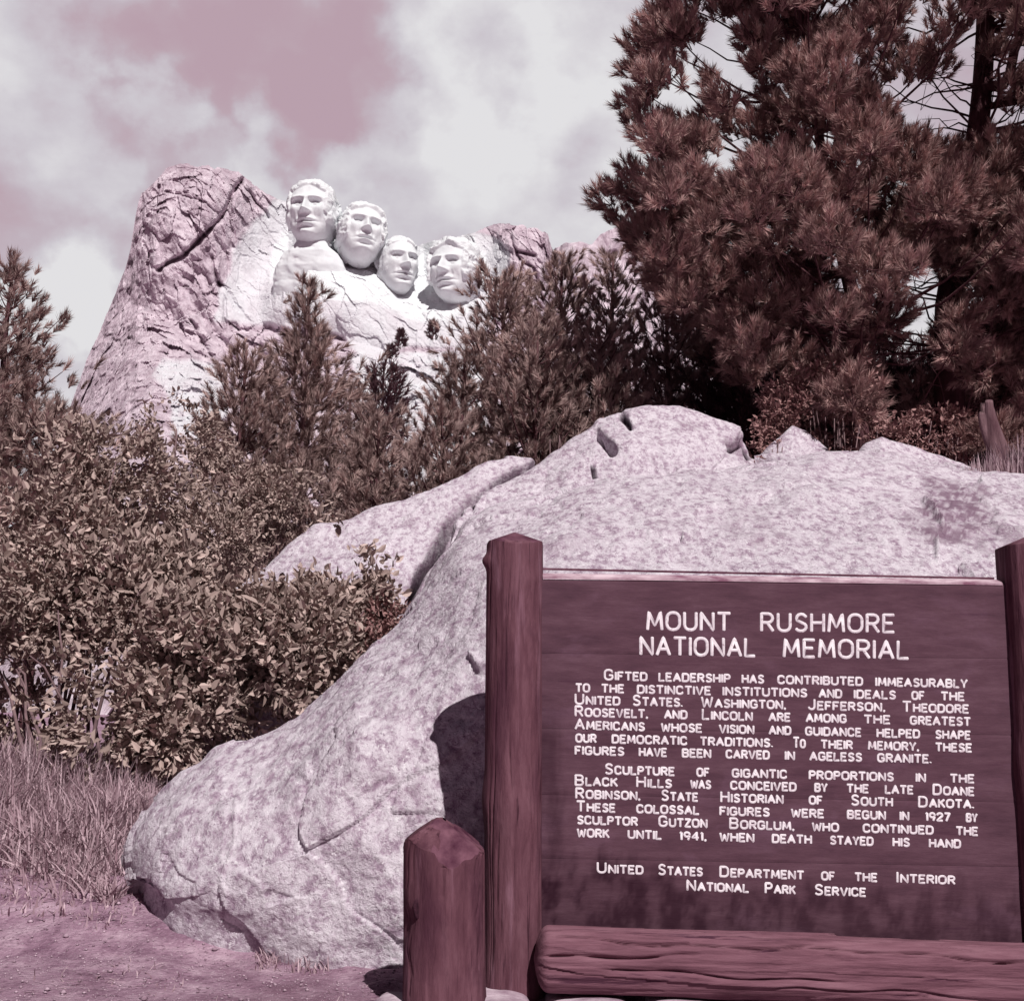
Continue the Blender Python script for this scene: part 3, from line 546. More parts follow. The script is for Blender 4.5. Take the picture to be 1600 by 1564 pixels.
# ------------------------------------------------------------------ foliage generators
def unit(v): return v / (np.linalg.norm(v, axis=-1, keepdims=True) + 1e-9)
def tufts(P, D, S, K, rng, width=.011, spread=(.35, .95)):
    """bottle-brush needle tufts: K slim blades round each twig tip"""
    n = len(P); ref = np.where(np.abs(D[:, 2:3]) < .9, np.array([[0, 0, 1.]]), np.array([[1., 0, 0]]))
    A = unit(np.cross(D, ref)); B = np.cross(A, D)
    th = rng.random((n, K)) * 2 * np.pi; sp = spread[0] + (spread[1] - spread[0]) * rng.random((n, K)); tt = rng.random((n, K))
    sp = sp * (1 - .45 * tt)
    dirs = np.cos(sp)[..., None] * D[:, None] + np.sin(sp)[..., None] * (np.cos(th)[..., None] * A[:, None] + np.sin(th)[..., None] * B[:, None])
    base = P[:, None] + D[:, None] * (tt * S[:, None] * .8)[..., None]; ln = S[:, None] * (.55 + .35 * rng.random((n, K)))
    tip = base + dirs * ln[..., None]; tip[..., 2] -= .03 * ln
    side = unit(np.cross(dirs, rng.normal(size=(n, K, 3)))) * (width * (.7 + .6 * rng.random((n, K))))[..., None]
    V = np.stack([base - side, base + side, tip], 2); F = np.arange(n * K)[:, None] * 3 + np.array([[0, 1, 2]])
    age = np.clip(rng.random(n)[:, None, None] * .8 + .2 * rng.random((n, K))[..., None] + np.zeros((n, K, 3)), 0, 1)
    return V.reshape(-1, 3), F, age.ravel()
def crown_mesh(P, D, S, K, mat, parent, rng, width=.011, name='crown'):
    V, F, age = tufts(np.asarray(P), unit(np.asarray(D)), np.asarray(S), K, rng, width)
    return build(name, V, F, mat, parent, smoothf=False, attrs={'age': age})
def pine(px, peak, d, rmax, label, group, seed, prof=.75, z0=None, low=.12, mat=None, bark=None, size=.17, K=56, dens=1.9, up=.75, lean=0, whorl=.36, width=.0062, name='pine_tree'):
    rng = np.random.default_rng(seed); top = at(px, peak, d); zb = float(gz(top[0] - lean, d)) - .1 if z0 is None else z0
    base = np.array([top[0] - lean, d, zb]); H = top[2] - zb
    t = thing(name, base, label, 'pine tree', group); tr = MB()
    s = np.linspace(0, 1, 14); wob = np.stack([.05 * np.sin(s * 7 + seed), .05 * np.cos(s * 6 + seed), 0 * s], -1) * (s * (1 - s) * 4)[:, None]
    axis = base + (top - base) * s[:, None] + wob
    tr.tube(axis, .018 + .012 * H * (1 - s) ** .9, 9)
    P, D, S = [], [], []
    h = low * H
    while h < H - .1:
        f = h / H; r = rmax * ((1 - f) / (1 - low)) ** prof * (.75 + .5 * rng.random()); c = np.array([np.interp(f, s, axis[:, k]) for k in range(3)])
        nb = 5 if r > .3 else 4; a0 = rng.random() * 6.28
        for b in range(nb):
            a = a0 + b * 6.28 / nb + rng.normal() * .25; r1 = r * (.7 + .45 * rng.random())
            dirh = np.array([math.cos(a), math.sin(a), 0]); rise = up * (.55 + .5 * rng.random()) * (.5 + .8 * f)
            u = np.linspace(0, 1, 6); br = c + dirh * (u * r1)[:, None] + np.array([0, 0, 1]) * ((u ** 1.5) * r1 * rise)[:, None]
            tr.tube(br, np.linspace(.008 + .014 * r1, .005, 6), 5, cap=False)
            m_ = max(2, int(r1 * 9 * dens)); uu = .22 + .78 * rng.random(m_) ** .8
            pb = c + dirh * (uu * r1)[:, None] + np.array([0, 0, 1]) * ((uu ** 1.5) * r1 * rise)[:, None]
            off = rng.normal(size=(m_, 3)) * np.array([.12, .12, .07]) * (1 + r1 * .8); pb = pb + off
            dd = unit(dirh * (.35 + .4 * rng.random((m_, 1))) + np.array([0, 0, 1.]) * (.5 + .6 * rng.random((m_, 1))) + rng.normal(size=(m_, 3)) * .28)
            P += [pb, br[-1:]]; D += [dd, unit(dirh * .5 + np.array([[0, 0, .8]]))]; S += [size * (.75 + .5 * rng.random(m_)), np.array([size * 1.1])]
        h += whorl * (.7 + .5 * rng.random()) * (1 - .45 * f)
    P.append(np.array([top - [0, 0, .25], top - [0, 0, .1], top - [0, 0, .4]])); D.append(np.array([[0, 0, 1.], [.1, 0, 1], [-.1, .1, 1]])); S.append(np.full(3, size * 1.1))
    tr.build('trunk', bark or M_BARK, t)
    crown_mesh(np.concatenate(P), np.concatenate(D), np.concatenate(S), K, mat or M_PINE, t, rng, width)
    return t
def leaves(P, D, S, rng, fold=.25):
    n = len(P); A = unit(np.cross(D, rng.normal(size=(n, 3)))); B = np.cross(A, D); L_ = S[:, None]; w = S[:, None] * (.19 + .09 * rng.random((n, 1)))
    dr = -B * L_ * .10
    V = np.stack([P, P + D * L_ * .32 + A * w + B * L_ * fold * .5, P + D * L_ * .68 + A * w * .85 + B * L_ * fold * .4 + dr * .5, P + D * L_ + dr, P + D * L_ * .68 - A * w * .85 + B * L_ * fold * .4 + dr * .5, P + D * L_ * .32 - A * w + B * L_ * fold * .5], 1)
    F = np.arange(n)[:, None] * 6 + np.array([[0, 1, 2, 3]]); F2 = np.arange(n)[:, None] * 6 + np.array([[0, 3, 4, 5]])
    return V.reshape(-1, 3), [F, F2]
def shrub(clumps, base_px, label, group, seed, n=6000, leaf=.090, mat=None, name='leafy_shrub', cat='shrub', stems=10):
    """clumps: (px, py, rx_px, ry_px, depth)"""
    rng = np.random.default_rng(seed); C = []; RD = []
    for (x, y, rx, ry, d) in clumps:
        C.append(at(x, y, d)); k = d / FPX; RD.append((rx * k, .5 * (rx + ry) * k * .8, ry * k))
    C = np.array(C); RD = np.array(RD); area = RD[:, 0] * RD[:, 2]; pr = area / area.sum()
    bx = at(base_px[0], base_px[1], base_px[2]); base = np.array([bx[0], bx[1], float(gz(bx[0], bx[1])) - .05])
    t = thing(name, base, label, cat, group)
    ns = n // 4; ci = rng.choice(len(C), ns, p=pr); u = unit(rng.normal(size=(ns, 3))); rr = np.where(rng.random(ns) < .75, .72 + .36 * rng.random(ns) + .35 * (rng.random(ns) > .93) * rng.random(ns), rng.random(ns) ** .6)
    q = C[ci] + u * RD[ci] * rr[:, None]
    keep = fbm(q * 1.8, 3, seed) > .05; q = q[keep]; u = u[keep]; ci = ci[keep]; ns = len(q)
    out_ = unit(u / RD[ci] * RD[ci].mean() + np.array([0, 0, .35]))
    k = 9; sd = unit(out_[:, None] * .7 + rng.normal(size=(ns, k, 3)) * .55 + np.array([0, -.15, -.1])); tw = rng.random((ns, k)) * leaf * 2.6
    pp = q[:, None] + unit(out_ + rng.normal(size=(ns, 3)) * .3)[:, None] * tw[..., None] + rng.normal(size=(ns, k, 3)) * leaf * .35
    V, F = leaves(pp.reshape(-1, 3), sd.reshape(-1, 3), leaf * (.45 + .85 * rng.random(ns * k)), rng)
    keepz = None
    age = np.repeat(np.clip((rng.random((ns, 1)) * .5 + rng.random((ns, k)) * .5).ravel(), 0, 1), 6)
    st = MB()
    for j in range(stems):
        c = C[rng.choice(len(C), p=pr)]; e = c + rng.normal(size=3) * RD.mean(0) * .4; b0 = base + np.array([rng.normal() * .25, rng.normal() * .15, -.1]); s = np.linspace(0, 1, 7)[:, None]
        st.tube(b0 * (1 - s) + e * s + np.array([0, 0, .25]) * np.sin(s * 3.14) + rng.normal(size=(7, 3)) * .02, np.linspace(.022, .006, 7), 6)
    st.build('stem', M_TWIG, t)
    build('foliage', V, F, mat or M_LEAF, t, smoothf=False, attrs={'age': age})
    return t

# ------------------------------------------------------------------ pines
GP = 'young pines growing between the outcrop and the mountain'
pine(484, 446, 20.0, 2.35, 'slender young pine before the white cliff, its pointed tip level with the carved chins', GP, 11, prof=1.2, low=.2, dens=2.0, up=.8, bark=M_PALEBARK, size=.2, width=.007)
pine(385, 548, 19.0, 1.4, 'short young pine left of the slender pine, below the sunlit cliff foot', GP, 12, prof=.7, low=.2, dens=2.)
pine(592, 650, 18.0, 1.3, 'low bushy pine just left of the rubble slope, reaching only halfway up the cliff foot', GP, 13, prof=.6, low=.15, dens=1.5)
pine(690, 640, 17.0, 1.0, 'low bushy pine hugging the crest of the left granite slab', GP, 14, prof=.55, low=.15, dens=1.6)
pine(786, 440, 19.0, 1.7, 'dense young pine covering the corner of the cliff below the rightmost head', GP, 15, prof=.55, low=.15, dens=1.5, up=1.0)
pine(878, 412, 20.5, 1.5, 'taller young pine standing against the mauve buttress right of the cliff', GP, 16, prof=.6, low=.15, dens=1.5, up=1.0)
pine(958, 402, 21.0, 1.4, 'dark young pine half merged with the left edge of the great pine', GP, 17, prof=.6, low=.15, dens=1.4, up=1.0)
pine(726, 560, 18.5, 1.1, 'small upright pine in front of the rubble slope at the foot of the cliff', GP, 18, prof=.6, low=.12, dens=1.6, up=1.0)
pine(840, 520, 17.2, 1.4, 'broad bushy pine directly behind the notch between slab and dome', GP, 19, prof=.5, low=.1, dens=1.6, up=.9)
pine(935, 520, 17.5, 1.2, 'thick low pine behind the left shoulder of the granite dome', GP, 20, prof=.5, low=.1, dens=1.5, up=.9)
pine(1040, 440, 20.0, 1.5, 'shaded pine directly behind the top of the granite dome', GP, 21, prof=.55, low=.1, dens=1.3, up=.8)
pine(548, 600, 21.5, 1.2, 'young pine close behind the slender pine on its right', GP, 22, prof=.7, low=.2, dens=1.3)
pine(22, 408, 16.0, 1.5, 'tall dark pine at the left edge, bristling against the bright cloud', 'pines at the left edge', 23, prof=.8, low=.25, dens=1.7, up=.8)
pine(-60, 520, 15.0, 1.6, 'broad pine at the left edge standing beside the tall dark one', 'pines at the left edge', 24, prof=.6, low=.2, dens=1.5, up=.8)
pine(75, 640, 15.0, 1.0, 'low pine sprouting over the left bushes below the tall dark pine', 'pines at the left edge', 25, prof=.6, low=.3, dens=1.6, up=.8)
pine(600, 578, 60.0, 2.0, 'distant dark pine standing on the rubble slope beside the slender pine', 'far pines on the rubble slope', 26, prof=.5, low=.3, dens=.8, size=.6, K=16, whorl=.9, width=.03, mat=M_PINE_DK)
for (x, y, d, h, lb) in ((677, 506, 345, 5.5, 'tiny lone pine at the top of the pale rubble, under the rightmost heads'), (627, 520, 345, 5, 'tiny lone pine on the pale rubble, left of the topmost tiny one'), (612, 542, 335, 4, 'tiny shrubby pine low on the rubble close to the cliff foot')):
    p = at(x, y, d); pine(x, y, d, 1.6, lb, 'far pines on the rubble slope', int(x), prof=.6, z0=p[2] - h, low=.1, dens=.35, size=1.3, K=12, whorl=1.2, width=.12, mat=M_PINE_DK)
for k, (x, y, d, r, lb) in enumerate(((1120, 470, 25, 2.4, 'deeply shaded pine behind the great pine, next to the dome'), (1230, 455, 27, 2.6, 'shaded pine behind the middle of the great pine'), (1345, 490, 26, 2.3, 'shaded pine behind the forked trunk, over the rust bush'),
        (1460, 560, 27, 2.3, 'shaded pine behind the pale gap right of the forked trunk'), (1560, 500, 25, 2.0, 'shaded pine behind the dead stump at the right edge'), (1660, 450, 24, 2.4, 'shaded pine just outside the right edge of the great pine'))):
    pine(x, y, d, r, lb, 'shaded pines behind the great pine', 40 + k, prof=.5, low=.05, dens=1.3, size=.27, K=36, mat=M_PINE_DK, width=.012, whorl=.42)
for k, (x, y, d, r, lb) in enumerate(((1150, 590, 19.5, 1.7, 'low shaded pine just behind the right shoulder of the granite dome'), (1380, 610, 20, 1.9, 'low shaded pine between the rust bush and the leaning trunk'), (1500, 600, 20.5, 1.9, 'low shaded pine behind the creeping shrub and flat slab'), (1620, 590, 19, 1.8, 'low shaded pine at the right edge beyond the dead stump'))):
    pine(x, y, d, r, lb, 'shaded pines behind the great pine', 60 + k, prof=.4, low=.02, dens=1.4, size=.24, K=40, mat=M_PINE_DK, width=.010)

def great_pine():
    rng = np.random.default_rng(99); D0 = 17.0
    base = at(1480, 735, D0); base[2] = float(gz(base[0], base[1])) - .2
    t = thing('pine_tree', base, 'great old pine with a broad dark crown filling the upper right, leaning trunk inside', 'pine tree')
    tr = MB()
    P1 = [base, at(1482, 560, D0), at(1498, 400, D0 + .1), at(1520, 260, D0 + .1), at(1536, 120, D0), at(1540, -60, D0), at(1530, -260, D0)]
    P1 = spline(np.array(P1), 24); tr.tube(P1, np.linspace(.24, .10, 24), 12)
    b2 = at(1345, 735, D0 - .6); b2[2] = base[2]
    P2 = spline(np.array([b2, at(1340, 600, D0 - .6), at(1335, 480, D0 - .5), at(1300, 330, D0 - .4), at(1270, 150, D0 - .2), at(1240, -60, D0)]), 20); tr.tube(P2, np.linspace(.15, .04, 20), 10)
    P3 = spline(np.array([P1[15], at(1572, 130, D0 - .4), at(1592, 60, D0 - .7), at(1640, 20, D0 - 1)]), 8); tr.tube(P3, np.linspace(.09, .05, 8), 8)
    # crown: foliage clumps at real depths, gaps between them
    gaps = [(1113, 60, 26), (1132, 112, 34), (1069, 165, 26), (1171, 150, 20), (1147, 253, 26), (1283, 238, 26), (1419, 190, 26), (1487, 180, 30), (1443, 26, 26), (1506, 90, 24), (1589, 88, 26), (1433, 466, 34), (1487, 428, 34), (1458, 495, 26), (1317, 437, 20), (1090, 95, 18), (1460, 260, 18), (1536, 130, 34)]
    edge_y = [-400, -150, 0, 30, 60, 90, 130, 165, 190, 215, 250, 265, 290, 320, 350, 380, 420, 480, 560, 640, 720]
    edge_x = [1250, 1100, 1010, 990, 985, 1000, 975, 985, 985, 975, 1020, 1010, 968, 948, 945, 960, 985, 1030, 1080, 1120, 1160]
    C = []; tries = 0
    while len(C) < 640 and tries < 30000:
        tries += 1; y = rng.uniform(-330, 690); x = rng.uniform(940, 1900); r = rng.uniform(26, 62)
        ex = np.interp(y, edge_y, edge_x)
        if x - r * .85 < ex: continue
        low = smooth(430, 590, np.array(y)); 
        if rng.random() < .66 * low: continue
        if any(math.hypot(x - gx_, (y - gy_)) < gr * .8 + r * .5 for gx_, gy_, gr in gaps): continue
        if y < -330 + abs(x - 1430) * .35: continue
        if 1480 < x < 1600 and 40 < y < 225 and rng.random() < .8: continue
        d = D0 + rng.normal() * 1.5 - .8 * (1 - low)
        C.append((x, y, r, d))
    for _ in range(46): C.append((rng.uniform(1440, 1680), rng.uniform(255, 420), rng.uniform(30, 55), D0 - rng.uniform(.3, 1.8)))
    for _ in range(26): C.append((rng.uniform(1510, 1700), rng.uniform(420, 640), rng.uniform(30, 55), D0 - rng.uniform(.0, 1.5)))
    # the outline lobes on the left
    for (x, y, r) in ((1010, 70, 40), (1000, 105, 38), (1045, 30, 45), (1075, 60, 32), (995, 165, 34), (998, 195, 36), (1040, 205, 38), (1060, 235, 30), (1100, 215, 38), (985, 268, 20), (955, 315, 34), (990, 300, 38), (1030, 290, 40), (985, 345, 40), (1040, 340, 44), (1010, 375, 40), (1080, 300, 44), (1060, 390, 40), (1100, 350, 44), (1130, 20, 34), (1180, 60, 40), (1170, 205, 40), (1110, 130, 14), (1200, 110, 44), (1230, 180, 44)):
        C.append((x, y, r, D0 - .6 + rng.normal() * .6))
    P, D, S = [], [], []; ctr = at(1380, 250, D0)
    tp = np.concatenate([P1, P2])
    for (x, y, r, d) in C:
        c = at(x, y, d); R_ = r * d / FPX; n = int(12 + 44 * (R_ / .4) ** 2)
        u = unit(rng.normal(size=(n, 3))); pos = c + u * np.array([.95, .95, .58]) * R_ * (.45 + .55 * rng.random((n, 1)))
        outv = unit(c - ctr) * .35
        dr = unit(u * .45 + outv + np.array([0, -.12, .75]) + rng.normal(size=(n, 3)) * .3)
        P.append(pos); D.append(dr); S.append(.18 * (.75 + .5 * rng.random(n)))
        # limb from a trunk to this clump
        q = tp[np.argmin(np.linalg.norm(tp - (c - [0, 0, .25 * np.linalg.norm(c[:2] - ctr[:2])]), axis=1))]; s = np.linspace(0, 1, 7)[:, None]
        ln = np.linalg.norm(c - q)
        if ln < 3.2 and rng.random() < .6: tr.tube(q * (1 - s) + c * s + np.array([0, 0, -.10 * ln]) * np.sin(s * 3.14) + rng.normal(size=(7, 3)) * .045 * s * (1 - s) * 4, np.linspace(.010 + .007 * ln, .006, 7), 6, cap=False)
        for j in range(min(n, 7)):
            tr.tube(np.array([c - [0, 0, R_ * .2], (c + pos[j]) / 2 + [0, 0, -.03], pos[j]]), [.009, .007, .005], 4, cap=False)
    # bare dead twigs low inside the crown
    for _ in range(110):
        q = tp[rng.integers(2, 16)] + rng.normal(size=3) * .05; a = rng.uniform(0, 6.28); ln = rng.uniform(.6, 2.2); e = q + np.array([math.cos(a) * ln, math.sin(a) * ln * .7, rng.uniform(-.25, .45) * ln]); s = np.linspace(0, 1, 6)[:, None]
        k = q * (1 - s) + e * s + rng.normal(size=(6, 3)) * .06 * s; tr.tube(k, np.linspace(.02, .004, 6), 5, cap=False)
        tr.tube(np.array([k[3], k[3] + (k[5] - k[3]) * .5 + rng.normal(size=3) * .18, k[3] + (k[5] - k[3]) + rng.normal(size=3) * .3]), [.009, .006, .003], 4, cap=False)
    tr.build('trunk', M_BARK, t)
    crown_mesh(np.concatenate(P), np.concatenate(D), np.concatenate(S), 56, M_PINE_BIG, t, rng, .0062)
great_pine()

# ------------------------------------------------------------------ shrubs
GS = 'leafy shrubs massed at the left below the pines'
shrub([(40, 790, 130, 95, 12.0), (150, 770, 110, 95, 12.2), (90, 880, 150, 100, 11.6)], (90, 1150, 11.8), 'tall pale leafed shrub filling the left edge below the pines', GS, 61, 9500)
shrub([(30, 985, 130, 100, 10.9), (150, 960, 130, 95, 10.8), (90, 1060, 130, 70, 10.5), (20, 1105, 110, 62, 11.4), (150, 1115, 80, 58, 11.2)], (105, 1200, 10.6), 'broad dark gapped shrub rising directly over the tall dry grass', GS, 62, 9000)
shrub([(240, 1040, 120, 90, 10.3), (330, 1080, 120, 80, 10.2), (220, 1130, 110, 55, 10.0), (310, 1150, 80, 45, 10.0)], (250, 1230, 10.2), 'low spreading shrub whose lowest sprays touch the left toe of the outcrop', GS, 63, 9500)
shrub([(260, 930, 110, 70, 11.2), (350, 980, 100, 65, 10.9), (430, 1000, 80, 60, 10.6)], (340, 1150, 11.0), 'rounded leafy shrub in the middle of the thicket below the pale rock gap', GS, 64, 9500)
shrub([(525, 885, 34, 66, 10.9), (545, 930, 46, 50, 10.9), (510, 970, 60, 45, 10.8), (580, 985, 34, 40, 10.8), (560, 965, 42, 50, 10.8), (470, 1015, 80, 48, 10.5), (400, 1075, 80, 45, 10.2)], (500, 1090, 10.8), 'leafy shrub climbing in front of the pale slab, nearest the diagonal crack', GS, 65, 7500)
shrub([(250, 790, 70, 70, 13.0), (190, 700, 75, 65, 13.4), (270, 690, 60, 65, 13.6)], (230, 1000, 13.3), 'slim tall shrub with dark stems in front of the mountain foot', GS, 66, 5500, leaf=.07)
shrub([(370, 780, 85, 60, 13.8), (445, 790, 70, 42, 13.6), (330, 850, 70, 45, 12.9)], (400, 1000, 13.4), 'leafy shrub growing under the short young pine above the slab', GS, 67, 6000, leaf=.07)
shrub([(600, 985, 28, 40, 10.9), (570, 1015, 40, 28, 10.7)], (585, 1050, 10.8), 'small rust tinged shrub wedged at the lower end of the diagonal crack', None, 68, 900, leaf=.06, mat=M_LEAF2, stems=5)
shrub([(1270, 650, 75, 55, 14.6), (1330, 660, 60, 50, 14.6), (1240, 690, 50, 30, 14.2), (1320, 695, 50, 22, 14.2), (1300, 600, 60, 40, 14.9)], (1290, 735, 14.6), 'rust coloured twiggy shrub behind the crest of the outcrop, under the great pine', None, 69, 5200, leaf=.075, mat=M_LEAF2, stems=26)
shrub([(1205, 700, 28, 28, 13.6), (1195, 722, 24, 12, 13.4)], (1205, 745, 13.6), 'little leafy sprout in the notch right of the granite dome', None, 70, 500, leaf=.07, mat=M_LEAF2, stems=5)
shrub([(1410, 690, 60, 20, 14.2), (1470, 680, 50, 30, 14.6)], (1440, 740, 14.4), 'low creeping shrub behind the flat topped slab in shade', None, 71, 1300, leaf=.07, mat=M_LEAF2, stems=12)
shrub([(868, 690, 16, 22, 14.8), (880, 705, 12, 12, 14.6)], (870, 740, 14.8), 'tiny leafy sprig at the notch left of the granite dome', None, 72, 220, leaf=.07, mat=M_LEAF2, stems=4)

# dead stump at the right edge
def dead_stump():
    b = at(1556, 745, 13.4); b[2] -= .3; rng = np.random.default_rng(5); mb = MB()
    h = at(1556, 628, 13.4)[2] - b[2]; s = np.linspace(0, 1, 30); th = np.arange(20) / 20 * 6.283
    r = .12 * (1 - .35 * s)[:, None] * (1 + .22 * np.cos(3 * th + 4 * s[:, None]) + .12 * np.sin(5 * th - 2 * s[:, None]))
    x = b[0] + .06 * np.sin(s * 5)[:, None] + r * np.cos(th); y = b[1] + r * np.sin(th); z = b[2] + h * s[:, None] * (1 - .12 * (s[:, None] > .9) * (np.cos(th * 2) > 0)) + 0 * th
    V = np.stack([x, y, z], -1).reshape(-1, 3); i, j = np.meshgrid(np.arange(29), np.arange(20), indexing='ij')
    F = np.stack([i * 20 + j, i * 20 + (j + 1) % 20, (i + 1) * 20 + (j + 1) % 20, (i + 1) * 20 + j], -1).reshape(-1, 4)
    V = np.concatenate([V, [[x[-1].mean(), y[-1].mean(), z[-1].mean() - .05]]]); jj = np.arange(20); F3 = np.stack([np.full(20, 600), 580 + jj, 580 + (jj + 1) % 20], -1)
    o = build('tree_stump', V, [F, F3], M_DEAD, origin=b); tag(o, 'pale splintered dead stump among dry stalks at the right end of the crest', 'stump')
dead_stump()

# ------------------------------------------------------------------ grass
def grass(name, pts, hts, label, seed, width=.006, bend=.5, mat=None):
    rng = np.random.default_rng(seed); n = len(pts); a = rng.random(n) * 6.283; dv = np.stack([np.cos(a), np.sin(a), 0 * a], -1); lean = (bend * rng.random(n))[:, None]
    side = np.stack([-np.sin(a + rng.normal(size=n)), np.cos(a), 0 * a], -1); V = []
    for s, w in ((0, 1), (.4, .9), (.75, .65), (1, .08)):
        c = pts + np.array([0, 0, 1.]) * (hts * s * (1 - .25 * lean[:, 0] * s))[:, None] + dv * lean * (hts * s * s)[:, None]
        V += [c - side * width * w, c + side * width * w]
    V = np.stack(V, 1).reshape(-1, 3); b = np.arange(n)[:, None] * 8; F = np.concatenate([b + np.array([[k, k + 1, k + 3, k + 2]]) for k in (0, 2, 4)])
    o = build(name, V, F, mat or M_GRASS, origin=pts.mean(0), smoothf=False, attrs={'age': np.repeat(rng.random(n), 8)})
    return tag(o, label, 'grass', kind='stuff')
rng = np.random.default_rng(21)
pts = []; hts = []
while len(pts) < 17000:
    d = rng.uniform(7.0, 10.4); x = rng.uniform(-140, 340); p = at(x, 1200, d); X = p[0]
    edge = np.interp(x, [-140, 0, 120, 190, 240, 300, 340], [8.0, 8.0, 7.9, 7.75, 8.2, 8.9, 9.3]) + .8 * float(fbm(np.array([[X * 1.6, d * 1.6, 0]]), 4, 4)[0])
    if d < edge: 
        if d < edge - .8 or rng.random() > .16: continue
    patch = float(fbm(np.array([[X * 1.8, d * 1.8, 3]]), 3, 14)[0])
    if rng.random() > .75 + patch: continue
    pts.append((X, d, float(gz(X, d)) - .02)); k = np.interp(d - edge, [-.3, .2, .7, 1.6], [.08, .20, .36, .50]); hts.append(k * (.4 + 1.0 * rng.random() ** 1.5) * np.interp(x, [0, 120, 260, 340], [1.1, 1., .75, .5]))
grass('dry_grass', np.array(pts), np.array(hts), 'tall dry pinkish grass standing left of the outcrop toe, under the shrubs', 3, .0062, 1.1)
n = 1400; x = rng.uniform(1500, 1720, n); d = rng.uniform(12.7, 14.0, n); P = at(x, 745, d); P[:, 2] = at(x, 738 + 0 * x, d)[:, 2] - .15
grass('dry_grass', P, rng.uniform(.12, .55, n) * np.interp(x, [1500, 1540, 1600], [.4, .8, 1.2]), 'dry reddish stalks around the dead stump on the crest', 4, .006, .4)
n = 160; x = rng.uniform(395, 520, n); d = rng.uniform(6.55, 6.8, n); P = at(x, 1500, d); P[:, 2] = gz(P[:, 0], P[:, 1]) - .01
grass('dry_grass', P, rng.uniform(.03, .10, n), 'sparse withered tufts along the front foot of the outcrop', 6, .004, 1.0)
# pebbles and litter on the dirt
n = 900; x = rng.uniform(-120, 640, n); d = rng.uniform(5.0, 7.6, n); P = at(x, 1480 + 0 * x, d); P[:, 2] = gz(P[:, 0], P[:, 1]) - .004
kp = fbm(P * 1.6, 3, 41) > .02; P = P[kp]
litter = grass('dry_litter', P, rng.uniform(.02, .075, len(P)), 'short bits of dry straw and pine needles strewn on the dirt', 16, .0035, 3.0)
def gravel():
    rng = np.random.default_rng(31); mb = MB(); n = 7000
    ico = np.array([[0, 0, 1], [.9, 0, .2], [.28, .85, .2], [-.73, .53, .2], [-.73, -.53, .2], [.28, -.85, .2], [0, 0, -.6]]); f = [[0, i, i % 5 + 1] for i in range(1, 6)] + [[6, i % 5 + 1, i] for i in range(1, 6)]
    px = rng.uniform(-100, 760, n); d = rng.uniform(4.6, 8.4, n); P = at(px, 1500 + 0 * px, d); P[:, 2] = gz(P[:, 0], P[:, 1])
    s = .0025 + .009 * rng.random(n) ** 4 + .016 * (rng.random(n) > .994)
    for i in range(n):
        a = rng.random() * 6.28; q = ico * (.7 + .6 * rng.random((7, 1))) * s[i]; q = np.stack([q[:, 0] * math.cos(a) - q[:, 1] * math.sin(a), q[:, 0] * math.sin(a) + q[:, 1] * math.cos(a), q[:, 2] * .7], -1)
        mb.add(q + P[i] + [0, 0, s[i] * .3], np.array(f))
    o = mb.build('gravel', M_GRIT, origin=P.mean(0)); tag(o, 'small pale pebbles scattered over the dirt', 'gravel', kind='stuff')
gravel()
def clod(px, py, d, s, label, seed):
    c = at(px, py, d); c[2] = float(gz(c[0], c[1])); n1, n2 = 28, 16; th = np.arange(n1) / n1 * 6.283; ph = np.linspace(.05, 3.09, n2); T, H = np.meshgrid(th, ph, indexing='ij')
    n = np.stack([np.sin(H) * np.cos(T), np.sin(H) * np.sin(T), np.cos(H)], -1); V = n * np.array([1.4, .8, .55]) * s * (1 + .35 * fbm(n * 1.8, 4, seed))[..., None] + c + [0, 0, s * .15]
    tag(build('stone', V, gridfaces(n1, n2, True), M_GROUND, origin=c), label, 'stone', 'loose stones on the dirt by the outcrop toe')
clod(182, 1384, 7.62, .10, 'dark clod of earth lying against the left toe of the outcrop', 3)
clod(137, 1398, 7.5, .05, 'small dark stone alone on the dirt, left of the clod', 5)

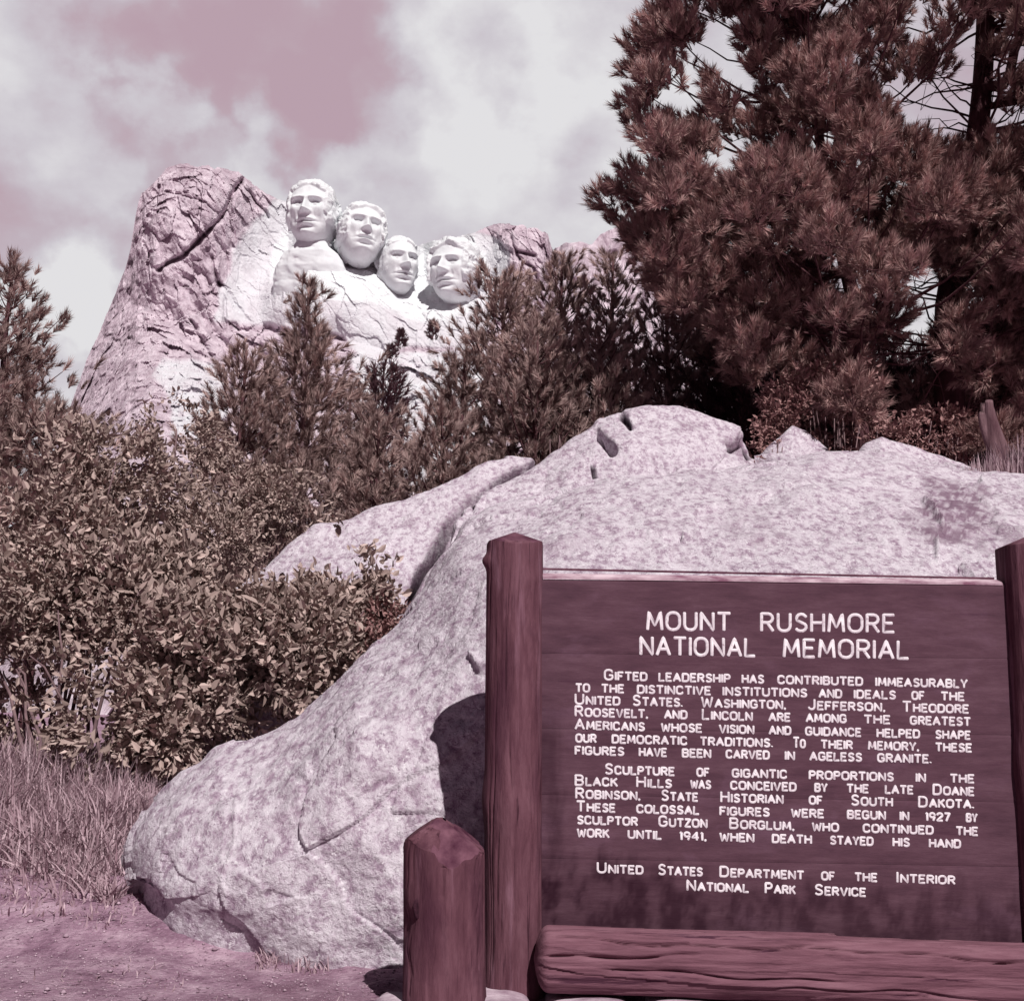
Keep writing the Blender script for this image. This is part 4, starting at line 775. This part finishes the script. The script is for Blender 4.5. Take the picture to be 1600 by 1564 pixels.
# ------------------------------------------------------------------ the sign
YB = 6.06            # front face of the board
SIGN = thing('park_sign', [at(1220, 1500, 6.12)[0], 6.12, .14], 'dark wooden park sign with white lettering between two log posts', 'sign')
def log_post(x_top, x_bot, y_top, y_bot, Y, r, sq=2.6, seed=1, knots=(), name='post', parent=None, topcut=None, flare=.04, facets=40, drop=.2):
    t0 = at(x_top, y_top, Y); b0 = at(x_bot, y_bot, Y); n = 170; s = np.linspace(0, 1, n); nt_ = 220; th = np.arange(nt_) / nt_ * 6.2832
    c = b0 + (t0 - b0) * s[:, None]; H = t0[2] - b0[2]
    se = (np.abs(np.cos(th)) ** sq + np.abs(np.sin(th)) ** sq) ** (-1 / sq)
    p = np.stack([np.cos(th)[None] * 1.4 + 0 * s[:, None], np.sin(th)[None] * 1.4 + 0 * s[:, None], s[:, None] * H * .9 + 0 * th[None]], -1)
    rr = r * se[None] * (1 + .05 * fbm(p * np.array([1, 1, 1.2]), 3, seed) + .02 * fbm(p * np.array([5, 5, .6]), 4, seed + 7)) * (1 + flare * np.exp(-s / .06))[:, None]
    crng = np.random.default_rng(seed + 100)
    for _ in range(16):                                     # drying checks along the grain
        t1 = crng.uniform(-3.0, -.1); a0 = crng.uniform(0, .8); a1 = a0 + crng.uniform(.12, .5); dp = crng.uniform(.003, .008)
        tt = t1 + .08 * np.sin(s * 6 + t1 * 7) + .03 * np.sin(s * 23 + t1); da = np.angle(np.exp(1j * (th[None] - tt[:, None])))
        rr = rr - dp * np.exp(-(da / .028) ** 2) * (smooth(a0, a0 + .04, s) * (1 - smooth(a1 - .08, a1, s)))[:, None]
    for (kt, kz, ka, kw) in knots:
        da = np.angle(np.exp(1j * (th - kt)))[None]; dz = (s[:, None] - kz) * H; rr = rr + ka * np.exp(-(da * r / kw) ** 2 - (dz / kw) ** 2)
    V = np.stack([c[:, None, 0] + rr * np.cos(th), c[:, None, 1] + rr * np.sin(th), c[:, None, 2] + 0 * rr], -1)
    # hewn top: chamfered facets rising to a blunt ridge
    topz = t0[2]
    K = 5; caps = []
    for k in range(1, K + 1):
        f = 1 - k / K * .96; q = V[-1].copy(); q[:, :2] = t0[:2] + (q[:, :2] - t0[:2]) * f; q[:, 2] = topz + topcut(f, th, r) if topcut else topz + .02 * (1 - f); caps.append(q)
    if topcut: rim = topz + topcut(1.0, th, r); V[-1, :, 2] = rim; V[:-1, :, 2] = np.minimum(V[:-1, :, 2], rim[None] - .0006 * np.arange(n - 1, 0, -1)[:, None])
    body = V; A = np.concatenate([body, np.array(caps)]); A = A.transpose(1, 0, 2)
    o = build(name, A, gridfaces(nt_, A.shape[1], True), M_POST, parent, origin=None if parent is not None else b0)
    return o, V
def cut1(f, th, r): return .035 * (1 - f) - .030 * np.clip(np.abs(np.sin(th * 1.5 + .6)) * f - .25, 0, 1) - .02 * f
lp, _ = log_post(804, 803, 842, 1560, 6.12, .142, 2.5, 3, [(-1.55, .40, .008, .09), (3.5, .945, .03, .035), (3.3, .42, .014, .10), (-1.0, .9, .008, .05)], 'post', SIGN, cut1)
rp, _ = log_post(1612, 1652, 850, 1560, 6.10, .158, 3.2, 13, [(-1.9, .82, .012, .05), (3.2, .5, .012, .12)], 'post', SIGN, lambda f, th, r: .05 * (1 - f) - .02 * f * (np.cos(th) < 0))
for po, zt in ((lp, .06), (rp, .06)):
    po.data.materials.append(M_CUT); zm = max(v.co.z for v in po.data.vertices)
    for p in po.data.polygons:
        if p.normal.z > .45 and p.center.z > zm - zt: p.material_index = 1
# knot discs on the posts
def disc(px, py, Y, rx, rz, name, parent, mat, bulge=.003):
    c = at(px, py, Y); th = np.arange(18) / 18 * 6.283; V = [c - [0, bulge, 0]]
    for k in (.5, .8, 1.): V += [c + np.array([rx * k * math.cos(a) * (1 + .12 * math.sin(3 * a)), -bulge * (1 - k * k) + .012 * (k > .9), rz * k * math.sin(a)]) for a in th]
    F3 = [[0, 1 + (j + 1) % 18, 1 + j] for j in range(18)]; F4 = [[1 + k * 18 + j, 1 + k * 18 + (j + 1) % 18, 1 + (k + 1) * 18 + (j + 1) % 18, 1 + (k + 1) * 18 + j] for k in (0, 1) for j in range(18)]
    return build(name, np.array(V), [np.array(F4), np.array(F3)], mat, parent)
disc(805, 1262, 5.982, .036, .046, 'knot', lp, M_KNOT, .001)

# board: six horizontal planks in one mesh
def board():
    TLp, TRp, BRp, BLp = at(846, 905, YB), at(1590, 912, YB), at(1625, 1478, YB), at(842, 1462, YB)
    nu, cuts = 200, [0, .215, .43, .615, .79, 1.0]; mb = MB(); rng = np.random.default_rng(3); st = []
    for a, b in zip(cuts[:-1], cuts[1:]):
        nv = 26; u = np.linspace(0, 1, nu); v = np.linspace(a + .0003 * (a > 0), b - .0003 * (b < 1), nv); Uu, Vv = np.meshgrid(u, v, indexing='ij')
        P = (TLp * (1 - Uu)[..., None] + TRp * Uu[..., None]) * (1 - Vv)[..., None] + (BLp * (1 - Uu)[..., None] + BRp * Uu[..., None]) * Vv[..., None]
        off = rng.uniform(-.001, .001); e = np.minimum(v - v[0], v[-1] - v); P[..., 1] += off + .0015 * np.exp(-e / .002)[None] + .0006 * fbm(P * np.array([2, 1, 20]), 3, 5)
        v2 = np.linspace(a, b, nv)[None]; B = (TLp * (1 - Uu)[..., None] + TRp * Uu[..., None]) * (1 - v2)[..., None] + (BLp * (1 - Uu)[..., None] + BRp * Uu[..., None]) * v2[..., None]; B[..., 1] = YB + .05
        nn = nu * nv; F = gridfaces(nu, nv); Fb = F[:, ::-1] + nn
        ed = []
        for j in range(nu - 1): ed += [[j * nv, j * nv + nn, (j + 1) * nv + nn, (j + 1) * nv], [j * nv + nv - 1, (j + 1) * nv + nv - 1, (j + 1) * nv + nv - 1 + nn, j * nv + nv - 1 + nn]]
        for j in range(nv - 1): ed += [[j, j + 1, j + 1 + nn, j + nn], [(nu - 1) * nv + j, (nu - 1) * nv + j + nn, (nu - 1) * nv + j + 1 + nn, (nu - 1) * nv + j + 1]]
        mb.add(np.concatenate([P.reshape(-1, 3), B.reshape(-1, 3)]), np.concatenate([F[:, ::-1], Fb[:, ::-1], np.array(ed)]))
        # water stain along the foot of the board, with its own ragged upper edge
        q = fbm(np.stack([P[..., 0] * 13, 0 * P[..., 0], P[..., 2] * 2.2], -1), 6, 77, .62); lo = np.interp(Uu, [0, .12, .35, .6, 1], [.80, .81, .845, .86, .865])
        s_ = smooth(-.04, .05, Vv - lo + .10 * q) * (.30 + .55 * smooth(-.3, .35, fbm(P * np.array([14, 1, 9]), 5, 78, .65))) * np.interp(Uu, [0, .2, .5, 1], [1.1, 1, .8, .75]); s_ = np.maximum(s_, .55 * (1 - smooth(.0, .05, Uu + .06 * q)) * smooth(.3, .5, Vv))
        st += [s_.ravel(), 0 * s_.ravel()]
    return mb.build('board', M_BOARD, SIGN, attrs={'stain': np.concatenate(st)}, smoothf=False)
bd = board()
# sloping worn top edge of the board with a thin drip strip behind it
def strip(pa, pb, wd, name, mat, parent, y0, y1, z0, z1):
    a, b = np.array(pa), np.array(pb); n = 40; u = np.linspace(0, 1, n)[:, None]; L_ = a * (1 - u) + b * u; r = []
    for (yy, zz) in ((y0, z0), (y1, z1), (y1, z1 - wd), (y0, z0 - wd)): q = L_.copy(); q[:, 1] = yy; q[:, 2] += zz; r.append(q)
    A = np.stack(r, 0); A = A.transpose(0, 1, 2); return build(name, A, [gridfaces(4, n, True)], mat, parent, smoothf=False)
strip(at(848, 902, YB), at(1566, 912, YB), .012, 'top_edge', M_EDGE, bd, YB - .004, YB + .046, .004, .026)
strip(at(848, 889, YB), at(1560, 904, YB), .010, 'drip_strip', M_CUT, bd, YB + .052, YB + .06, .012, .012)

# sill log lying across the front of the board's foot
def sill():
    A0, A1 = at(838, 1497, 5.93), at(1720, 1528, 5.93); n, nt_ = 220, 200; s = np.linspace(0, 1, n); th = np.arange(nt_) / nt_ * 6.2832
    c = A0 + (A1 - A0) * s[:, None]; p = np.stack([s[:, None] * 3.2 + 0 * th, np.cos(th)[None] * 1.3 + 0 * s[:, None], np.sin(th)[None] * 1.3 + 0 * s[:, None]], -1)
    sq = 2.8; se = (np.abs(np.cos(th)) ** sq + np.abs(np.sin(th)) ** sq) ** (-1 / sq)
    ry = .13 * se; rz = .140 * se
    k = 1 + .05 * fbm(p * np.array([.8, 1, 1]), 3, 8) + .05 * fbm(p * np.array([.6, 5, 5]), 5, 9) + .06 * facets(p * np.array([.9, 2.2, 2.2]), 19)
    for (th0, s0, s1, dep) in ((2.05, .0, .35, .022), (2.35, .02, .5, .02), (1.9, .3, .75, .024), (2.5, .35, .9, .02), (2.8, .0, .3, .015), (3.3, .1, .55, .014), (3.7, .4, .8, .012)):
        t1 = th0 + .10 * np.sin(s * 9 + th0 * 5) + .05 * np.sin(s * 31 + th0); da = (th[None] - t1[:, None]) * .14; k = k - 1.5 * dep / .14 * np.exp(-(da / .0055) ** 2) * (.6 + .6 * np.sin(s * 40 + th0 * 9) ** 2)[:, None] * (smooth(s0, s0 + .03, s) * (1 - smooth(s1 - .06, s1, s)))[:, None]
    end = np.sqrt(np.clip(1 - np.clip((.022 - s) / .022, 0, 1) ** 2 * .75, 0, 1)); k = k * end[:, None]
    V = np.stack([c[:, None, 0] + 0 * k, c[:, None, 1] + k * ry * np.cos(th), c[:, None, 2] + k * rz * np.sin(th)], -1)
    cap = V[0].mean(0) + np.array([-.012, 0, 0]); F = gridfaces(n, nt_); i = np.arange(n - 1)[:, None]
    Fw = np.concatenate([F, np.concatenate([i * nt_ + nt_ - 1, (i + 1) * nt_ + nt_ - 1, (i + 1) * nt_, i * nt_], 1)])
    V = np.concatenate([V.reshape(-1, 3), [cap]]); jj = np.arange(nt_)
    build('sill_log', V, [Fw[:, ::-1], np.stack([np.full(nt_, n * nt_), (jj + 1) % nt_, jj], -1)], M_LOG, SIGN)
sill()

# short hewn log post standing beside the sign
def short_post():
    def cut(f, th, r):
        x = f * np.cos(th); y = f * np.sin(th)
        h = .145 - .145 * np.maximum.reduce([np.abs(x + .12) * .95 + .05 * (y < 0), np.where(y < 0, -y * 1.05 + .25 * np.maximum(0, x), y * .6)])
        h = h - .06 * f ** 3 * (y < .1) * smooth(-.2, .5, fbm(np.stack([th * 1.6, 0 * th, 0 * th], -1), 3, 5)) - .02 * f * smooth(0, .4, fbm(np.stack([x * 2.5, y * 2.5, 0 * x], -1), 3, 6))
        return h - .075
    o, V = log_post(694, 695, 1297, 1556, 5.78, .186, 2.4, 23, [(3.75, .48, -.02, .05), (3.6, .40, -.014, .04)], 'log_post', None, cut, flare=.02)
    tag(o, 'short thick log post with a pointed hewn top beside the left end of the sign', 'post')
    # darker hewn end-grain faces
    me = o.data; me.materials.append(M_CUT); nrows = 95
    zmax = max(v.co.z for v in me.vertices)
    for p in me.polygons:
        if p.normal.z > .3 and p.center.z > zmax - .2 and p.center.x > -.055 + .03 * math.sin(p.center.y * 40): p.material_index = 1
    disc_o = disc(653, 1420, 5.615, .022, .05, 'knot', o, M_KNOT, .002)
short_post()

# stone footing under the posts
def footing():
    mb = MB(); rng = np.random.default_rng(8)
    xs = [560, 705, 845, 1010, 1150, 1330, 1500, 1660, 1800]
    for k, (a, b) in enumerate(zip(xs[:-1], xs[1:])):
        p0, p1 = at(a + 5, 1552, 5.55), at(b - 5, 1552, 5.55); y0, y1 = 5.46 - .05 * rng.random(), 6.34 - .3 * (k == 0)
        nu, nv = 34, 30; U_, V_ = np.meshgrid(np.linspace(0, 1, nu), np.linspace(0, 1, nv), indexing='ij')
        X = p0[0] + (p1[0] - p0[0]) * U_; Y = y0 + (y1 - y0) * V_; e = np.minimum(np.minimum(U_, 1 - U_) * (p1[0] - p0[0]), np.minimum(V_, 1 - V_) * (y1 - y0))
        Z = .225 + .01 * rng.random() - .10 * np.exp(-e / .022) - .12 * (e <= 0) + .014 * fbm(np.stack([X * 5, Y * 5, 0 * X], -1), 4, 30 + k)
        X = X + .02 * fbm(np.stack([X * 3, Y * 4, 0 * X], -1), 3, 50 + k); Y = Y + .03 * fbm(np.stack([X * 4, Y * 3, 0 * X + 2], -1), 3, 60 + k)
        mb.add(np.stack([X, Y, Z], -1), gridfaces(nu, nv))
    o = mb.build('stone_footing', M_STONE, origin=(1, 5.8, 0)); tag(o, 'low footing of pale flat stones under the log posts of the sign', 'stone footing')
footing()

# ------------------------------------------------------------------ routed lettering (stroke alphabet, unit height)
def arc(cx, cy, rx, ry, a0, a1, n=9): t = np.radians(np.linspace(a0, a1, n)); return [(cx + rx * math.cos(v), cy + ry * math.sin(v)) for v in t]
def rrect(w, h=1, r=.3, n=5):
    q = arc(w - r, h - r, r, r, 0, 90, n) + arc(r, h - r, r, r, 90, 180, n) + arc(r, r, r, r, 180, 270, n) + arc(w - r, r, r, r, 270, 360, n); return q + [q[0]]
def cshape(w, gap=.2, r=.3): return [(w, 1 - gap)] + arc(w - r, 1 - r, r, r, 20, 90, 4) + arc(r, 1 - r, r, r, 90, 180, 5) + arc(r, r, r, r, 180, 270, 5) + arc(w - r, r, r, r, 270, 340, 4) + [(w, gap)]
FONT = {
 'A': (.78, [[(0, 0), (.39, 1), (.78, 0)], [(.14, .33), (.64, .33)]]), 'B': (.66, [[(0, 0), (0, 1), (.42, 1)] + arc(.42, .76, .22, .24, 90, -90, 7) + [(0, .52)], [(.42, .52)] + arc(.42, .26, .24, .26, 90, -90, 7) + [(0, 0)]]),
 'C': (.7, [cshape(.7)]), 'D': (.7, [[(0, 0), (0, 1), (.38, 1)] + arc(.38, .68, .32, .32, 90, 0, 5) + arc(.38, .32, .32, .32, 0, -90, 5) + [(0, 0)]]), 'E': (.58, [[(.58, 1), (0, 1), (0, 0), (.58, 0)], [(0, .52), (.48, .52)]]), 'F': (.58, [[(.58, 1), (0, 1), (0, 0)], [(0, .5), (.46, .5)]]),
 'G': (.72, [cshape(.72)[:-1] + [(.72, .25), (.72, .45), (.42, .45)]]), 'H': (.7, [[(0, 0), (0, 1)], [(.7, 0), (.7, 1)], [(0, .5), (.7, .5)]]), 'I': (.0, [[(0, 0), (0, 1)]]), 'J': (.5, [[(.5, 1), (.5, .25)] + arc(.25, .25, .25, .25, 0, -170, 7)]),
 'K': (.66, [[(0, 0), (0, 1)], [(.62, 1), (.02, .45)], [(.22, .62), (.66, 0)]]), 'L': (.56, [[(0, 1), (0, 0), (.56, 0)]]), 'M': (.86, [[(0, 0), (.08, 1), (.43, .25), (.78, 1), (.86, 0)]]), 'N': (.72, [[(0, 0), (0, 1), (.72, 0), (.72, 1)]]),
 'O': (.76, [rrect(.76, 1, .33)]), 'P': (.62, [[(0, 0), (0, 1), (.36, 1)] + arc(.36, .73, .26, .27, 90, -90, 7) + [(0, .46)]]), 'R': (.66, [[(0, 0), (0, 1), (.38, 1)] + arc(.38, .74, .26, .26, 90, -90, 7) + [(0, .48)], [(.32, .48), (.66, 0)]]),
 'S': (.64, [[(.62, .84)] + arc(.34, .76, .27, .24, 35, 180, 6) + [(.1, .62), (.32, .52), (.56, .40)] + arc(.32, .25, .31, .25, 20, -150, 7)]), 'T': (.7, [[(0, 1), (.7, 1)], [(.35, 1), (.35, 0)]]), 'U': (.7, [[(0, 1), (0, .3)] + arc(.3, .3, .3, .3, 180, 270, 5) + arc(.4, .3, .3, .3, 270, 360, 5) + [(.7, 1)]]),
 'V': (.74, [[(0, 1), (.37, 0), (.74, 1)]]), 'W': (.96, [[(0, 1), (.22, 0), (.48, .8), (.74, 0), (.96, 1)]]), 'Y': (.7, [[(0, 1), (.35, .48), (.7, 1)], [(.35, .48), (.35, 0)]]), 'Z': (.64, [[(0, 1), (.64, 1), (0, 0), (.64, 0)]]),
 '1': (.14, [[(0, .84), (.14, 1), (.14, 0)]]), '2': (.6, [[(.0, .76)] + arc(.3, .72, .3, .28, 165, -20, 8) + [(0, 0), (.6, 0)]]), '4': (.64, [[(.48, 0), (.48, 1), (0, .32), (.64, .32)]]), '7': (.56, [[(0, 1), (.56, 1), (.18, 0)]]),
 '9': (.58, [[(.56, .62)] + arc(.29, .70, .29, .30, -20, 340, 12) + [(.57, .5), (.42, 0)]]), '.': (.0, [[(0, .02), (0.01, .07)]]), ',': (.06, [[(.06, .08), (0, -.12)]]),
}
def letters(lines, name='lettering'):
    """lines: [(y_left, y_right, cap_px, small_px, stroke_px, [(word, x0, x1)])] in photo pixels, laid on the board's plane"""
    XL, XR = 898, 1510; mb = MB()
    for (yl, yr, cap, small, stw, ws) in lines:
        for w, x0, x1 in ws:
            adv = []; tot = 0; gap = .30
            for ch in w:
                up_ = ch.isupper() or not ch.isalpha(); k = (cap if (ch.isupper()) else small); wd = FONT[ch.upper()][0] * k; adv.append((ch, tot, k)); tot += wd + gap * k
            tot -= gap * adv[-1][2]; sx = (x1 - x0 - stw) / max(tot, 1)
            for ch, ox, k in adv:
                for pl in FONT[ch.upper()][1]:
                    pl = np.array(pl, float); X = x0 + stw / 2 + (ox + pl[:, 0] * k) * sx; yb = yl + (yr - yl) * (X - XL) / (XR - XL); Yp = yb - pl[:, 1] * k + (0 if k == cap else 0)
                    P = at(X, Yp, YB)
                    q = [P[0]]
                    for a, b in zip(P[:-1], P[1:]):        # keep corners crisp
                        q += [a + (b - a) * .04, b - (b - a) * .04] if np.linalg.norm(b - a) > .02 else []
                        q.append(b)
                    q = np.array(q); rad = stw * YB / FPX / 2
                    d0 = unit(q[1] - q[0]); d1 = unit(q[-1] - q[-2])
                    q = np.concatenate([[q[0] - d0 * rad * .45], q, [q[-1] + d1 * rad * .45]]); rr = np.full(len(q), rad); rr[0] *= .6; rr[-1] *= .6
                    m2 = MB(); m2.tube(q, rr, 8, ref=np.array([0, 1., 0])); Vv = m2.V[0].copy(); Vv[:, 1] = YB + (Vv[:, 1] - YB) * .34 - .0005; mb.add(Vv, m2.F)
    return mb.build(name, M_CREAM, SIGN)
def A_(x): return 830 + x / 2.078
def yA(y): return 870 + y / 2.078
def yB(y): return 1180 + y / 2.078
def ln(y0, y1, fy, cap, small, st, s): return (fy(y0), fy(y1), cap, small, st, [(w, A_(a), A_(b)) for w, a, b in s])
letters([ln(233, 247, yA, 26.5, 26.5, 5.4, [('MOUNT', 372, 650), ('RUSHMORE', 742, 1182)]), ln(313, 333, yA, 26.5, 26.5, 5.4, [('NATIONAL', 350, 730), ('MEMORIAL', 815, 1228)])])
C_, S_, T_ = 15.0, 11.5, 3.7
letters([
 ln(396, 424, yA, C_, S_, T_, [('Gifted', 235, 378), ('leadership', 412, 648), ('has', 682, 757), ('contributed', 798, 1078), ('immeasurably', 1116, 1418)]),
 ln(437, 466, yA, C_, S_, T_, [('to', 142, 192), ('the', 226, 303), ('distinctive', 342, 585), ('institutions', 620, 897), ('and', 932, 1010), ('ideals', 1046, 1185), ('of', 1233, 1278), ('the', 1328, 1408)]),
 ln(477, 506, yA, C_, S_, T_, [('United', 140, 290), ('States.', 327, 492), ('Washington,', 550, 828), ('Jefferson,', 897, 1150), ('Theodore', 1203, 1422)]),
 ln(516, 547, yA, C_, S_, T_, [('Roosevelt,', 140, 380), ('and', 430, 508), ('Lincoln', 553, 720), ('are', 769, 843), ('among', 890, 1025), ('the', 1078, 1167), ('greatest', 1228, 1428)]),
 ln(558, 591, yA, C_, S_, T_, [('Americans', 140, 370), ('whose', 420, 556), ('vision', 608, 725), ('and', 770, 845), ('guidance', 888, 1073), ('helped', 1120, 1263), ('shape', 1310, 1428)]),
 ln(600, 632, yA, C_, S_, T_, [('our', 142, 213), ('democratic', 260, 508), ('traditions.', 546, 785), ('To', 848, 892), ('their', 938, 1045), ('memory,', 1092, 1260), ('these', 1310, 1432)]),
 ln(640, 671, yA, C_, S_, T_, [('figures', 140, 303), ('have', 348, 442), ('been', 488, 585), ('carved', 630, 775), ('in', 822, 857), ('ageless', 902, 1075), ('granite.', 1122, 1300)])])
letters([
 ln(57, 88, yB, C_, S_, T_, [('Sculpture', 237, 467), ('of', 535, 580), ('gigantic', 650, 832), ('proportions', 900, 1178), ('in', 1247, 1282), ('the', 1358, 1440)]),
 ln(96, 129, yB, C_, S_, T_, [('Black', 140, 282), ('Hills', 340, 458), ('was', 515, 585), ('conceived', 645, 862), ('by', 918, 963), ('the', 1022, 1097), ('late', 1147, 1242), ('Doane', 1302, 1440)]),
 ln(138, 170, yB, C_, S_, T_, [('Robinson,', 142, 355), ('State', 420, 543), ('Historian', 613, 820), ('of', 900, 947), ('South', 1036, 1175), ('Dakota.', 1255, 1438)]),
 ln(180, 214, yB, C_, S_, T_, [('These', 145, 275), ('colossal', 340, 547), ('figures', 610, 775), ('were', 842, 952), ('begun', 1024, 1152), ('in', 1195, 1228), ('1927', 1278, 1362), ('by', 1410, 1450)]),
 ln(221, 258, yB, C_, S_, T_, [('sculptor', 147, 347), ('Gutzon', 412, 573), ('Borglum,', 642, 855), ('who', 910, 1000), ('continued', 1075, 1307), ('the', 1377, 1452)]),
 ln(263, 300, yB, C_, S_, T_, [('work', 147, 255), ('until', 312, 425), ('1941,', 480, 570), ('when', 610, 725), ('death', 780, 912), ('stayed', 968, 1112), ('his', 1172, 1230), ('hand', 1290, 1396)])])
letters([
 ln(377, 418, yB, C_, S_, T_, [('United', 212, 365), ('States', 410, 558), ('Department', 610, 887), ('of', 940, 987), ('the', 1048, 1125), ('Interior', 1185, 1378)]),
 ln(424, 468, yB, C_, S_, T_, [('National', 503, 708), ('Park', 757, 860), ('Service', 918, 1088)])])
